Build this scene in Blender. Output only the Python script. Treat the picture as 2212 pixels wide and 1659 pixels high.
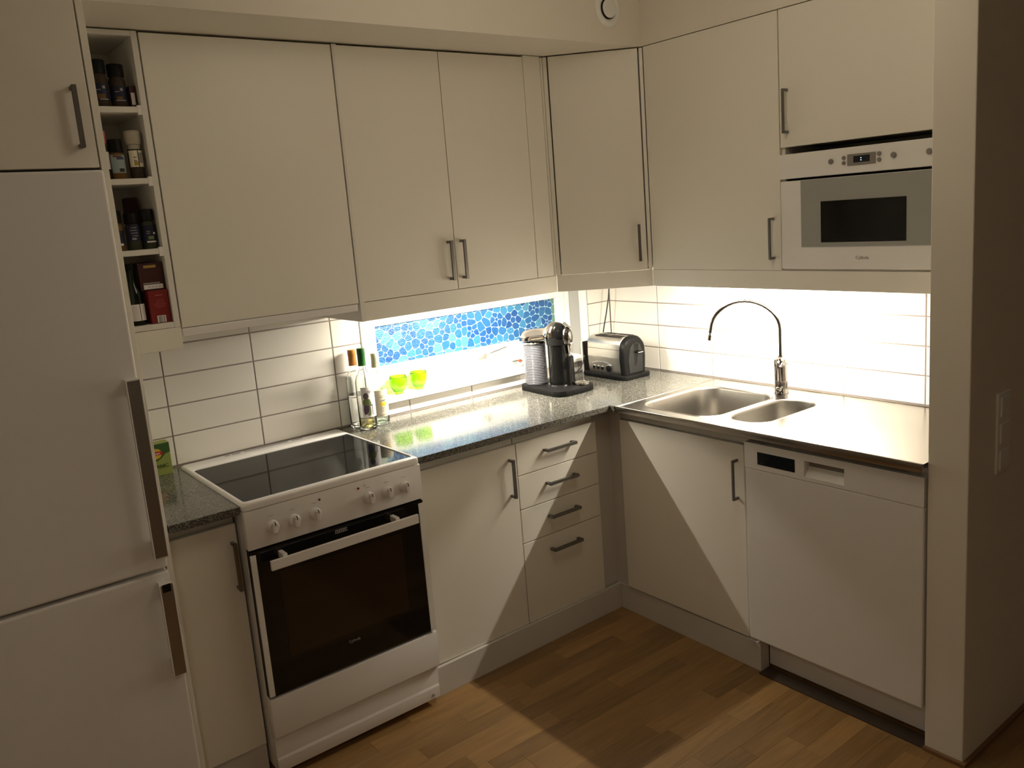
import bpy, bmesh, math, random
from mathutils import Vector, Matrix
random.seed(7)
for o in list(bpy.data.objects): bpy.data.objects.remove(o)
SC = bpy.context.scene
COL = SC.collection
PI = math.pi

# ------------------------------------------------------------------ camera
cam_d = bpy.data.cameras.new('camera'); cam = bpy.data.objects.new('camera', cam_d); COL.objects.link(cam)
rt = Vector((0.78096288, -0.62006146, -0.07497177)); up = Vector((0.17090259, 0.09669425, 0.98053176)); fw = Vector((0.60074062, 0.77857177, -0.18148473))
M3 = Matrix((rt, up, -fw)).transposed()
cam.matrix_world = Matrix.Translation((-2.8552, -2.9985, 1.6795)) @ M3.to_4x4()
cam_d.sensor_width = 36; cam_d.lens = 1811.72 / 2212 * 36
cam_d.shift_x = -32.97 / 2212; cam_d.shift_y = -37.68 / 2212
cam_d.clip_start = .05
SC.camera = cam

# ------------------------------------------------------------------ light and exposure
W = bpy.data.worlds.new('world'); SC.world = W; W.use_nodes = True
W.node_tree.nodes['Background'].inputs[0].default_value = (1.0, .72, .45, 1)
W.node_tree.nodes['Background'].inputs[1].default_value = .02
SC.view_settings.view_transform = 'Standard'; SC.view_settings.look = 'None'
SC.view_settings.gamma = 1; SC.view_settings.use_curve_mapping = False
SC.view_settings.exposure = 0.28
SC.cycles.diffuse_bounces = 8; SC.cycles.glossy_bounces = 6; SC.cycles.max_bounces = 14; SC.cycles.sample_clamp_indirect = 30
TUBE = 8.0       # surface glow of the tubes themselves
LAMP_A, LAMP_B = 15.0, 19.5   # watts thrown by each lamp's reflector towards wall and worktop
LAMP_TILT = 20
TUBE_COL = (1.0, .92, .76)
# dim fill light added behind the camera, no lamp known there
al = bpy.data.lights.new('room_fill', 'AREA'); al.energy = 5; al.color = (1, .85, .66); al.shape = 'DISK'; al.size = .5
alo = bpy.data.objects.new('room_fill', al); COL.objects.link(alo); alo.location = (-3.3, -3.3, 2.42)

# unseen fill light added to brighten the wall cabinets, above the frame
gl_ = bpy.data.lights.new('upper_fill', 'POINT'); gl_.energy = 6; gl_.color = (1, .86, .64); gl_.shadow_soft_size = .22
glo = bpy.data.objects.new('upper_fill', gl_); COL.objects.link(glo); glo.location = (-1.35, -1.55, 2.36)

# ------------------------------------------------------------------ materials
def srgb(r, g, b):
    f = lambda c: (c/255/12.92) if c <= 10 else (((c/255)+.055)/1.055)**2.4
    return (f(r), f(g), f(b), 1)
def mat(name, col, rough=.5, metal=0, bump=0, bscale=200, trans=0, ior=1.45, emit=None, estr=0, coat=0, vary=0, vscale=3, alpha=None, aniso=None):
    m = bpy.data.materials.new(name); m.use_nodes = True; nt = m.node_tree; b = nt.nodes['Principled BSDF']
    if len(col) == 3: col = (*col, 1)
    b.inputs['Base Color'].default_value = col; b.inputs['Roughness'].default_value = rough; b.inputs['Metallic'].default_value = metal
    b.inputs['IOR'].default_value = ior; b.inputs['Transmission Weight'].default_value = trans; b.inputs['Coat Weight'].default_value = coat
    if emit: b.inputs['Emission Color'].default_value = (*emit[:3], 1); b.inputs['Emission Strength'].default_value = estr
    tc = nt.nodes.new('ShaderNodeTexCoord')
    if bump:
        n = nt.nodes.new('ShaderNodeTexNoise'); n.inputs['Scale'].default_value = bscale; n.inputs['Detail'].default_value = 3
        mp = nt.nodes.new('ShaderNodeMapping'); nt.links.new(tc.outputs['Object'], mp.inputs[0]); nt.links.new(mp.outputs[0], n.inputs[0])
        if aniso: mp.inputs['Scale'].default_value = aniso
        bp = nt.nodes.new('ShaderNodeBump'); bp.inputs['Strength'].default_value = bump; bp.inputs['Distance'].default_value = .002
        nt.links.new(n.outputs[0], bp.inputs['Height']); nt.links.new(bp.outputs[0], b.inputs['Normal'])
    if vary:
        n = nt.nodes.new('ShaderNodeTexNoise'); n.inputs['Scale'].default_value = vscale; n.inputs['Detail'].default_value = 4
        nt.links.new(tc.outputs['Object'], n.inputs[0])
        mx = nt.nodes.new('ShaderNodeMix'); mx.data_type = 'RGBA'; mx.blend_type = 'MULTIPLY'
        mx.inputs[6].default_value = col; mx.inputs[7].default_value = (1-vary,)*3 + (1,)
        nt.links.new(n.outputs[0], mx.inputs[0]); nt.links.new(mx.outputs[2], b.inputs['Base Color'])
    return m
DOOR = mat('door_laminate', (.80, .765, .69), .42, bump=.02, bscale=900, vary=.03, vscale=2)
CARC = mat('carcass_white', (.74, .72, .67), .5, vary=.03)
WALLP = mat('wall_paint', (.76, .715, .63), .85, bump=.12, bscale=350, vary=.04, vscale=1.5)
CEIL = mat('ceiling_paint', (.78, .75, .69), .9, bump=.1, bscale=300)
APPL = mat('white_enamel', (.80, .78, .77), .28, coat=.3, vary=.02)
FRID = mat('fridge_white', (.80, .785, .775), .42, bump=.05, bscale=500, vary=.03, vscale=1.5)
PLAST = mat('white_plastic', (.78, .77, .74), .4)
TILE = mat('tile_glaze', (.80, .77, .72), .16, bump=.03, bscale=8, coat=.2)
GROUT = mat('grout', (.30, .255, .235), .9, bump=.3, bscale=900)
PLINTH = mat('plinth_grey_white', (.60, .57, .53), .5, vary=.04)
RAIL = mat('aluminium_rail', (.50, .48, .44), .45, metal=.3)
CHROME = mat('chrome', (.80, .78, .76), .09, metal=1)
CHROMEF = mat('tap_chrome', (.27, .25, .245), .12, metal=1)
HANDLE = mat('handle_metal', (.24, .23, .22), .32, metal=1)
STEEL = mat('brushed_steel', (.44, .41, .375), .20, metal=1, bump=.06, bscale=60, aniso=(1, 30, 1), vary=.08, vscale=6)
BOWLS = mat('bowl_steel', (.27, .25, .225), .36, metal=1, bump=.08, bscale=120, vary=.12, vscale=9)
BLACKP = mat('black_plastic', (.010, .010, .010), .42, bump=.05, bscale=600)
BLACKP.node_tree.nodes['Principled BSDF'].inputs['Specular IOR Level'].default_value = .14
BLACKG = mat('black_gloss', (.006, .006, .006), .10)
BLACKG.node_tree.nodes['Principled BSDF'].inputs['Specular IOR Level'].default_value = .3
HOB = mat('hob_ceramic_glass', (.005, .005, .006), .05, ior=1.32)
HOB.node_tree.nodes['Principled BSDF'].inputs['Specular IOR Level'].default_value = .2
OVENG = mat('oven_glass', (.006, .006, .006), .07, ior=1.5)
OVENW = mat('oven_window', (.022, .013, .008), .10, ior=1.5)
DARKGAP = mat('shadow_gap', (.02, .015, .012), .9)
GREYL = mat('grey_glass', (.33, .33, .31), .22)
GREYM = mat('grey_buttons', (.22, .20, .18), .4)
CLEAR = mat('clear_glass', (.97, .98, .97), .0, trans=1, ior=1.45)
CLEARG = mat('clear_glass_greenish', (.90, .97, .92), .0, trans=1, ior=1.45)
PALEYEL = mat('yellow_liquor', (1.0, .88, .35), .0, trans=1, ior=1.34)
WATER = mat('clear_liquor', (.97, .97, .95), .0, trans=1, ior=1.34)
LIME = mat('lime_glass', (.52, .86, .03), .02, trans=.9, ior=1.42)
TANK = mat('water_tank_plastic', (.34, .34, .38), .12, trans=.6, ior=1.3)
PAPER = mat('paper_label', (.82, .79, .80), .6)
CREAM = mat('cream_label', (.80, .74, .58), .6)
GREENCAP = mat('green_foil', (.012, .10, .015), .35)
ORANGECAP = mat('orange_foil', (.48, .20, .045), .35)
WHITECAP = mat('pale_foil', (.62, .60, .45), .4)
INK = mat('ink', (.03, .025, .03), .6)
INKP = mat('ink_purple', (.10, .06, .12), .6)
INKG = mat('ink_green', (.16, .22, .07), .6)
INKY = mat('ink_yellow', (.80, .60, .04), .6)
INKB = mat('ink_blue', (.03, .04, .12), .6)
INKDB = mat('ink_dark_blue', (.007, .010, .034), .6)
GREYINK = mat('grey_ink', (.30, .28, .27), .6)
REDBOX = mat('red_card', (.20, .014, .012), .5)
MAROON = mat('maroon_card', (.05, .010, .010), .5)
GOLD = mat('gold_print', (.40, .28, .08), .5)
TEAG = mat('tea_green', (.05, .13, .025), .55, vary=.5, vscale=40)
TEAL = mat('tea_lime', (.26, .31, .07), .55)
TEAY = mat('tea_yellow', (.60, .40, .03), .55)
TEAR = mat('tea_red', (.40, .02, .015), .55)
PINK = mat('pink_plastic', (.60, .16, .15), .45)
SPICEB = mat('spice_brown', (.055, .035, .018), .7, vary=.7, vscale=120)
SPICEO = mat('spice_orange', (.20, .10, .02), .7, vary=.5, vscale=120)
SPICEG = mat('spice_green', (.05, .055, .025), .7, vary=.7, vscale=120)
LBLUE = mat('label_pale_blue', (.28, .36, .38), .6)
BARC = mat('barcode_grey', (.30, .29, .27), .6)
REDL = mat('red_indicator', (.20, .01, .01), .2)
BOTTLEG = mat('dark_green_glass', (.004, .010, .004), .08)
CABLE = mat('black_cable', (.02, .018, .018), .45)
OAKB = mat('oak_trim', (.25, .13, .055), .45, vary=.4, vscale=12)
DISPB = mat('display_glass', (.012, .016, .020), .08)
LED = mat('led_digits', (.5, .6, 1), .5, emit=(.55, .65, 1.0), estr=2.5)
TUBEM = None

def tube_mat(name, strength):
    m = bpy.data.materials.new(name); m.use_nodes = True; nt = m.node_tree; b = nt.nodes['Principled BSDF']
    b.inputs['Base Color'].default_value = (.9, .9, .9, 1)
    b.inputs['Emission Color'].default_value = (*TUBE_COL, 1); b.inputs['Emission Strength'].default_value = strength
    return m

def granite():
    m = bpy.data.materials.new('granite'); m.use_nodes = True; nt = m.node_tree; b = nt.nodes['Principled BSDF']
    tc = nt.nodes.new('ShaderNodeTexCoord')
    v = nt.nodes.new('ShaderNodeTexVoronoi'); v.inputs['Scale'].default_value = 480
    n = nt.nodes.new('ShaderNodeTexNoise'); n.inputs['Scale'].default_value = 260; n.inputs['Detail'].default_value = 5
    n2 = nt.nodes.new('ShaderNodeTexNoise'); n2.inputs['Scale'].default_value = 14; n2.inputs['Detail'].default_value = 3
    for k in (v, n, n2): nt.links.new(tc.outputs['Object'], k.inputs['Vector'])
    r = nt.nodes.new('ShaderNodeValToRGB'); e = r.color_ramp.elements
    e[0].position = .0; e[0].color = (.012, .012, .011, 1); e[1].position = 1; e[1].color = (.42, .40, .35, 1)
    k = e.new(.42); k.color = (.045, .043, .038, 1); k = e.new(.66); k.color = (.15, .145, .125, 1)
    ad = nt.nodes.new('ShaderNodeMath'); ad.operation = 'MULTIPLY_ADD'; ad.inputs[1].default_value = .55; ad.use_clamp = True
    sp = nt.nodes.new('ShaderNodeSeparateColor'); nt.links.new(v.outputs['Color'], sp.inputs[0])
    nt.links.new(sp.outputs[0], ad.inputs[0])
    m2 = nt.nodes.new('ShaderNodeMath'); m2.operation = 'MULTIPLY'; m2.inputs[1].default_value = .55
    nt.links.new(n.outputs[0], m2.inputs[0]); nt.links.new(m2.outputs[0], ad.inputs[2])
    nt.links.new(ad.outputs[0], r.inputs[0]); nt.links.new(r.outputs[0], b.inputs['Base Color'])
    rr = nt.nodes.new('ShaderNodeMapRange'); rr.inputs[3].default_value = .07; rr.inputs[4].default_value = .15
    nt.links.new(n2.outputs[0], rr.inputs[0]); nt.links.new(rr.outputs[0], b.inputs['Roughness'])
    b.inputs['IOR'].default_value = 1.6
    return m
GRAN = granite()

def wood():
    m = bpy.data.materials.new('oak_strip'); m.use_nodes = True; nt = m.node_tree; b = nt.nodes['Principled BSDF']
    tc = nt.nodes.new('ShaderNodeTexCoord'); oi = nt.nodes.new('ShaderNodeObjectInfo')
    mp = nt.nodes.new('ShaderNodeMapping'); mp.inputs['Scale'].default_value = (3.5, 34, 20)
    nt.links.new(tc.outputs['Object'], mp.inputs[0])
    ad = nt.nodes.new('ShaderNodeVectorMath'); ad.operation = 'ADD'; nt.links.new(mp.outputs[0], ad.inputs[0])
    sc = nt.nodes.new('ShaderNodeMath'); sc.operation = 'MULTIPLY'; sc.inputs[1].default_value = 97; nt.links.new(oi.outputs['Random'], sc.inputs[0]); nt.links.new(sc.outputs[0], ad.inputs[1])
    n = nt.nodes.new('ShaderNodeTexNoise'); n.inputs['Scale'].default_value = 1.2; n.inputs['Detail'].default_value = 6; n.inputs['Distortion'].default_value = 1.0
    nt.links.new(ad.outputs[0], n.inputs[0])
    mx = nt.nodes.new('ShaderNodeMix'); mx.data_type = 'RGBA'; mx.inputs[6].default_value = (.095, .052, .018, 1); mx.inputs[7].default_value = (.42, .24, .088, 1)
    ma = nt.nodes.new('ShaderNodeMath'); ma.operation = 'MULTIPLY_ADD'; ma.inputs[1].default_value = .70; ma.use_clamp = True
    m3 = nt.nodes.new('ShaderNodeMath'); m3.operation = 'MULTIPLY'; m3.inputs[1].default_value = .42
    nt.links.new(oi.outputs['Random'], m3.inputs[0]); nt.links.new(n.outputs[0], ma.inputs[0]); nt.links.new(m3.outputs[0], ma.inputs[2])
    nt.links.new(ma.outputs[0], mx.inputs[0]); nt.links.new(mx.outputs[2], b.inputs['Base Color'])
    b.inputs['Roughness'].default_value = .33; b.inputs['Coat Weight'].default_value = .15
    bp = nt.nodes.new('ShaderNodeBump'); bp.inputs['Strength'].default_value = .12; bp.inputs['Distance'].default_value = .001
    nt.links.new(n.outputs[0], bp.inputs['Height']); nt.links.new(bp.outputs[0], b.inputs['Normal'])
    return m
OAK = wood()

def film_mat():
    m = bpy.data.materials.new('window_film'); m.use_nodes = True; nt = m.node_tree; b = nt.nodes['Principled BSDF']
    at = nt.nodes.new('ShaderNodeAttribute'); at.attribute_name = 'Col'
    nt.links.new(at.outputs['Color'], b.inputs['Base Color']); b.inputs['Roughness'].default_value = .38
    tc = nt.nodes.new('ShaderNodeTexCoord'); mp = nt.nodes.new('ShaderNodeMapping'); mp.inputs['Scale'].default_value = (60, 60, 130); mp.inputs['Rotation'].default_value = (0, .6, 0)
    n = nt.nodes.new('ShaderNodeTexNoise'); n.inputs['Scale'].default_value = 1.6; n.inputs['Detail'].default_value = 2
    nt.links.new(tc.outputs['Object'], mp.inputs[0]); nt.links.new(mp.outputs[0], n.inputs[0])
    bp = nt.nodes.new('ShaderNodeBump'); bp.inputs['Strength'].default_value = .6; bp.inputs['Distance'].default_value = .004
    nt.links.new(n.outputs[0], bp.inputs['Height']); nt.links.new(bp.outputs[0], b.inputs['Normal'])
    return m
FILM = film_mat()
FILML = mat('film_lead', (.42, .60, .68), .4)

# ------------------------------------------------------------------ builders
OFF = {}
def thing(name, label, cat, loc=(0, 0, 0), rotz=0, group=None, kind=None, local=False):
    o = bpy.data.objects.new(name, None); COL.objects.link(o); o.location = loc; o.rotation_euler = (0, 0, rotz)
    o.empty_display_size = .05
    if label: o['label'] = label
    if cat: o['category'] = cat
    if group: o['group'] = group
    if kind: o['kind'] = kind
    OFF[o.name] = Vector((0, 0, 0)) if local else Vector(loc)
    return o
def link(name, me, m, parent=None, smooth=False, label=None):
    o = bpy.data.objects.new(name, me); COL.objects.link(o)
    if m is not None and not me.materials: me.materials.append(m)
    if smooth:
        for p in me.polygons: p.use_smooth = True
    off = Vector((0, 0, 0))
    if parent is not None:
        o.parent = parent; off = OFF[parent.name]
        if off.length: me.transform(Matrix.Translation(-off))
    OFF[o.name] = off
    if label: o['label'] = label
    return o
def fin(name, bm, m, parent=None, smooth=False, label=None, ang=None):
    me = bpy.data.meshes.new(name); bmesh.ops.recalc_face_normals(bm, faces=bm.faces[:]); bm.to_mesh(me); bm.free()
    o = link(name, me, m, parent, smooth, label)
    if ang:
        for p in me.polygons: p.use_smooth = True
        me.set_sharp_from_angle(angle=math.radians(ang))
    return o
def top(o, label, cat, group=None, kind=None):
    if label: o['label'] = label
    if cat: o['category'] = cat
    if group: o['group'] = group
    if kind: o['kind'] = kind
    return o
def abox(bm, x0, x1, y0, y1, z0, z1, bev=0, seg=2):
    r = bmesh.ops.create_cube(bm, size=1); vs = r['verts']
    for v in vs: v.co = Vector(((x0+x1)/2 + v.co.x*(x1-x0), (y0+y1)/2 + v.co.y*(y1-y0), (z0+z1)/2 + v.co.z*(z1-z0)))
    if bev:
        es = list({e for v in vs for e in v.link_edges})
        bmesh.ops.bevel(bm, geom=es, offset=bev, segments=seg, affect='EDGES', profile=.5)
def box(name, x0, x1, y0, y1, z0, z1, m, parent=None, bev=.0015, seg=2, label=None):
    bm = bmesh.new(); abox(bm, x0, x1, y0, y1, z0, z1, bev, seg)
    return fin(name, bm, m, parent, label=label)
def boxes(name, L, m, parent=None, bev=.001, label=None):
    bm = bmesh.new()
    for b in L: abox(bm, *b, bev=bev, seg=1)
    return fin(name, bm, m, parent, label=label)
def alathe(bm, prof, c=(0, 0, 0), n=32, ax=None, closed=False):
    """profile (r, h) revolved about an axis through c; ax = direction"""
    c = Vector(c); a = Vector(ax or (0, 0, 1)).normalized()
    u = a.orthogonal().normalized(); w = a.cross(u)
    rings = []
    for r, h in prof:
        if r < 1e-6: rings.append([bm.verts.new(c + a*h)])
        else: rings.append([bm.verts.new(c + a*h + (u*math.cos(2*PI*k/n) + w*math.sin(2*PI*k/n))*r) for k in range(n)])
    prs = list(zip(rings, rings[1:])) + ([(rings[-1], rings[0])] if closed else [])
    for A, B in prs:
        if len(A) == 1 and len(B) == 1: continue
        for k in range(n):
            q = (k+1) % n
            if len(A) == 1: bm.faces.new((A[0], B[k], B[q]))
            elif len(B) == 1: bm.faces.new((A[k], A[q], B[0]))
            else: bm.faces.new((A[k], A[q], B[q], B[k]))
    if not closed:
        if len(rings[0]) > 1: bm.faces.new(rings[0])
        if len(rings[-1]) > 1: bm.faces.new(rings[-1])
def lathe(name, prof, c, m, parent=None, n=32, ax=None, ang=35, closed=False, label=None):
    bm = bmesh.new(); alathe(bm, prof, c, n, ax, closed)
    return fin(name, bm, m, parent, ang=ang, label=label)
def aprism(bm, pts, d, bev=0):
    """polygon of 3d points extruded by vector d"""
    vs = [bm.verts.new(p) for p in pts]; f = bm.faces.new(vs)
    r = bmesh.ops.extrude_face_region(bm, geom=[f]); nv = [g for g in r['geom'] if isinstance(g, bmesh.types.BMVert)]
    for v in nv: v.co += Vector(d)
    if bev:
        es = list({e for v in vs+nv for e in v.link_edges})
        bmesh.ops.bevel(bm, geom=es, offset=bev, segments=2, affect='EDGES', profile=.5)
def prism(name, pts, d, m, parent=None, bev=0, ang=None, label=None):
    bm = bmesh.new(); aprism(bm, pts, d, bev)
    return fin(name, bm, m, parent, ang=ang, label=label)
def rrect(x0, x1, y0, y1, r, n=6):
    P = []
    for cx, cy, a0 in ((x1-r, y1-r, 0), (x0+r, y1-r, 90), (x0+r, y0+r, 180), (x1-r, y0+r, 270)):
        for k in range(n+1):
            a = math.radians(a0 + 90*k/n); P.append((cx + r*math.cos(a), cy + r*math.sin(a)))
    return P
def sweep(name, pts, rad, m, parent=None, n=12, label=None, cap=True):
    bm = bmesh.new(); pts = [Vector(p) for p in pts]; rings = []
    if not isinstance(rad, (list, tuple)): rad = [rad]*len(pts)
    t = (pts[1]-pts[0]).normalized(); u = t.orthogonal().normalized()
    for i, p in enumerate(pts):
        t = (pts[min(i+1, len(pts)-1)] - pts[max(i-1, 0)]).normalized()
        u = (u - t*u.dot(t)).normalized(); w = t.cross(u)
        rings.append([bm.verts.new(p + (u*math.cos(2*PI*k/n)+w*math.sin(2*PI*k/n))*rad[i]) for k in range(n)])
    for A, B in zip(rings, rings[1:]):
        for k in range(n): bm.faces.new((A[k], A[(k+1) % n], B[(k+1) % n], B[k]))
    if cap: bm.faces.new(rings[0]); bm.faces.new(rings[-1])
    return fin(name, bm, m, parent, ang=40, label=label)
def bez(P, n=24):
    """catmull-rom through the points"""
    P = [Vector(p) for p in P]; Q = [P[0]*2-P[1]] + P + [P[-1]*2-P[-2]]; out = []
    for i in range(1, len(Q)-2):
        for k in range(n):
            t = k/n; a, b, c, d = Q[i-1:i+3]
            out.append(.5*((2*b) + (c-a)*t + (2*a-5*b+4*c-d)*t*t + (3*b-a-3*c+d)*t**3))
    out.append(P[-1]); return out
def handle(parent, p, ax, nrm, L=.138, name='handle', m=None, d=.030, w=.009):
    """square-section bow handle: p centre of the bow on the door face"""
    p = Vector(p); ax = Vector(ax); nrm = Vector(nrm); sd = ax.cross(nrm)
    bm = bmesh.new()
    def ob(c, ha, hn, hs):
        r = bmesh.ops.create_cube(bm, size=1)
        for v in r['verts']: v.co = c + ax*v.co.x*2*ha + nrm*v.co.y*2*hn + sd*v.co.z*2*hs
        bmesh.ops.bevel(bm, geom=list({e for v in r['verts'] for e in v.link_edges}), offset=.0012, segments=2, affect='EDGES')
    h = L/2
    ob(p + nrm*(d-.004), h+w/2, .004, w/2)
    for s in (-1, 1): ob(p + ax*s*h + nrm*(d/2-.0035), w/2, d/2-.003, w/2)
    return fin(name, bm, m or HANDLE, parent)
def textmesh(name, s, size, m, parent, o, xd, yd, depth=.0004, align='CENTER'):
    """flat lettering: o origin, xd reading direction, yd up direction"""
    cu = bpy.data.curves.new('t', 'FONT'); cu.body = s; cu.size = size; cu.align_x = align; cu.align_y = 'CENTER'; cu.extrude = depth; cu.resolution_u = 3
    ob = bpy.data.objects.new('t', cu); COL.objects.link(ob)
    me = bpy.data.meshes.new_from_object(ob.evaluated_get(bpy.context.evaluated_depsgraph_get()))
    bpy.data.objects.remove(ob); bpy.data.curves.remove(cu); me.name = name
    me.materials.clear()
    xd = Vector(xd).normalized(); yd = Vector(yd).normalized(); zd = xd.cross(yd)
    R = Matrix((xd, yd, zd)).transposed().to_4x4()
    me.transform(Matrix.Translation(Vector(o)) @ R)
    return link(name, me, m, parent)
def patch(name, pts, m, parent, d):
    return prism(name, pts, d, m, parent)
def cylpatch(name, c, r, z0, z1, a0, a1, m, parent, n=14, t=.0004, label=None):
    """paper wrapped round a bottle, angles in degrees"""
    bm = bmesh.new(); A = []
    for k in range(n+1):
        a = math.radians(a0+(a1-a0)*k/n); u = Vector((math.cos(a), math.sin(a), 0))
        A.append([bm.verts.new(Vector((c[0], c[1], z)) + u*rr) for rr, z in ((r, z0), (r+t, z0), (r+t, z1), (r, z1))])
    for P, Q in zip(A, A[1:]):
        for k in range(4): bm.faces.new((P[k], P[(k+1) % 4], Q[(k+1) % 4], Q[k]))
    bm.faces.new(A[0]); bm.faces.new(A[-1])
    return fin(name, bm, m, parent, label=label)

# ------------------------------------------------------------------ room shell
H = .90
# left wall with the window opening
wl = thing('wall_left', None, None, (0, 0, 0), kind='structure')
WX0, WX1, WZ0, WZ1 = -1.348, -.166, .972, 1.43
boxes('wall_panel', [(-4.7, WX0, .008, .22, 0, 2.62), (WX1, .22, .008, .22, 0, 2.62), (WX0, WX1, .008, .22, 0, WZ0-.004), (WX0, WX1, .008, .22, WZ1, 2.62)], WALLP, wl, bev=0)
TG = .0022
TW, TH = .3135, .1053
ZR = [.9023] + [1.0076 + k*TH for k in range(5)]
tile_cache = {}
def tile(par, ax, a0, a1, z0, z1):
    key = (ax, round(a1-a0, 4), round(z1-z0, 4))
    g = .0023
    if key not in tile_cache:
        bm = bmesh.new(); w, h = a1-a0-2*g, z1-z0-2*g
        if ax == 'x': abox(bm, 0, w, 0, .0085, 0, h, .0012, 2)
        else: abox(bm, 0, .0085, 0, w, 0, h, .0012, 2)
        me = bpy.data.meshes.new('tile'); bm.to_mesh(me); bm.free(); me.materials.append(TILE); tile_cache[key] = me
    o = bpy.data.objects.new('tile', tile_cache[key]); COL.objects.link(o); o.parent = par
    j = random.uniform(-.0002, .0002)
    o.location = (a0+g, j, z0+g) if ax == 'x' else (j, a0+g, z0+g)
boxes('grout_bed', [(-2.34, WX0-.01, .0015, .008, .88, 1.50), (WX0-.01, WX1+.012, .0015, .008, .88, .955), (WX1+.012, 0, .0015, .008, .88, 1.50)], GROUT, wl, bev=0)
xs = [-2.340, -2.1103] + [-2.1103 + TW*k for k in range(1, 7)] + [-.001]
xs = [x for x in xs if x <= 0]
for i in range(len(ZR)-1):
    z0, z1 = ZR[i], ZR[i+1]
    if z0 > 1.35: z1 = min(z1, 1.44)
    for a, b in zip(xs, xs[1:]):
        if b <= WX0-.012: tile(wl, 'x', a, b, z0, z1); continue
        if i == 0:
            zt = .953 if (a < WX1 and b > WX0) else z1
            if a < WX0-.012 and b > WX0: tile(wl, 'x', a, WX0-.012, z0, z1); tile(wl, 'x', WX0-.012, b, z0, .953)
            elif a < WX1+.016 and b > WX1+.016: tile(wl, 'x', a, WX1+.016, z0, .953); tile(wl, 'x', WX1+.016, b, z0, z1)
            else: tile(wl, 'x', a, b, z0, zt)
            continue
        if a < WX0-.012: tile(wl, 'x', a, WX0-.012, z0, z1)
        if b > WX1+.016: tile(wl, 'x', max(a, WX1+.016), b, z0, z1)
# right wall
wr = thing('wall_right', None, None, (0, 0, 0), kind='structure')
boxes('wall_panel', [(.008, .22, -1.8815, .22, 0, 2.62)], WALLP, wr, bev=0)
boxes('grout_bed', [(.0015, .008, -1.8815, 0, .88, 1.50)], GROUT, wr, bev=0)
ys = [-1.8815, -1.5764, -1.2612, -.946, -.6303, -.3164, -.001]
for i in range(len(ZR)-1):
    for a, b in zip(ys, ys[1:]): tile(wr, 'y', a, b, ZR[i], min(ZR[i+1], 1.44))
# partition wall end at the right of the kitchen
wp = thing('wall_partition', None, None, (0, 0, 0), kind='structure')
box('wall_panel', -.594, 2.6, -1.9938, -1.8815, 0, 2.62, WALLP, wp, bev=.003)
box('baseboard_partition', -.598, 2.6, -2.006, -1.9938, 0, .012, OAKB, wp, bev=.002)
box('trim_1', -.606, -.594, -2.006, -1.8815, 0, .012, OAKB, wp, bev=.002)
# rest of the room, out of view
for nm, b in (('wall_back', (-4.7, 2.6, -5.2, -5.0, 0, 2.62)), ('wall_far_left', (-4.7, -4.5, -5.0, .008, 0, 2.62)), ('wall_far_right', (2.4, 2.6, -5.0, -1.9938, 0, 2.62))):
    top(box(nm, *b, WALLP, bev=0), None, None, kind='structure')
top(box('ceiling', -4.7, 2.6, -5.2, .22, 2.62, 2.72, CEIL, bev=0), None, None, kind='structure')
# floor: slab and oak strips one by one
fl = thing('floor', None, None, (0, 0, 0), kind='structure')
box('floor_slab', -4.7, 2.6, -5.2, .22, -.08, -.006, OAKB, fl, bev=0)
strip_w = .071
rows = 0; strip_n = 0; strip_me = {}
rnd = random.Random(4)
yrow = -.50
far = []
while yrow > -2.9:
    x = -3.4 + rnd.uniform(0, .4)
    while x < 1.0:
        L = rnd.choice((.28, .34, .40, .46, .52)); x1 = min(x+L, 1.0)
        vis = (x1 > -2.30 and x < -.45 and yrow < -.5 and yrow > -2.06 and (x+L/2+2.30) > (-.60-yrow)*.55-.5) or (x1 > -.62 and x < .5 and yrow < -1.98 and yrow > -2.4)
        if L not in strip_me:
            bm = bmesh.new(); abox(bm, .0001, L-.0001, -strip_w+.0001, -.0001, -.010, 0, .0004, 1)
            me = bpy.data.meshes.new('floor_strip'); bm.to_mesh(me); bm.free(); me.materials.append(OAK); strip_me[L] = me
        if vis and strip_n < 298:
            o = bpy.data.objects.new('floor_strip', strip_me[L]); COL.objects.link(o); o.parent = fl; o.location = (x, yrow, rnd.uniform(-.0001, .0001)); strip_n += 1
        else: far.append((x, x+L, yrow-strip_w, yrow, -.010, 0))
        x += L
    yrow -= strip_w
bm = bmesh.new()
for b in far: abox(bm, *b)
o = fin('floor_strip_rest', bm, OAK, fl); o['kind'] = 'stuff'; o.name = 'outer_floor_strips'
# soffit
so = thing('ceiling_soffit', None, None, (0, 0, 0), kind='structure')
prism('soffit_box', [(-4.5, .008, 2.284), (-4.5, -.5787, 2.284), (-.300, -.5787, 2.284), (-.300, -1.8815, 2.284), (.008, -1.8815, 2.284), (.008, .008, 2.284)], (0, 0, .336), WALLP, so)

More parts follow.
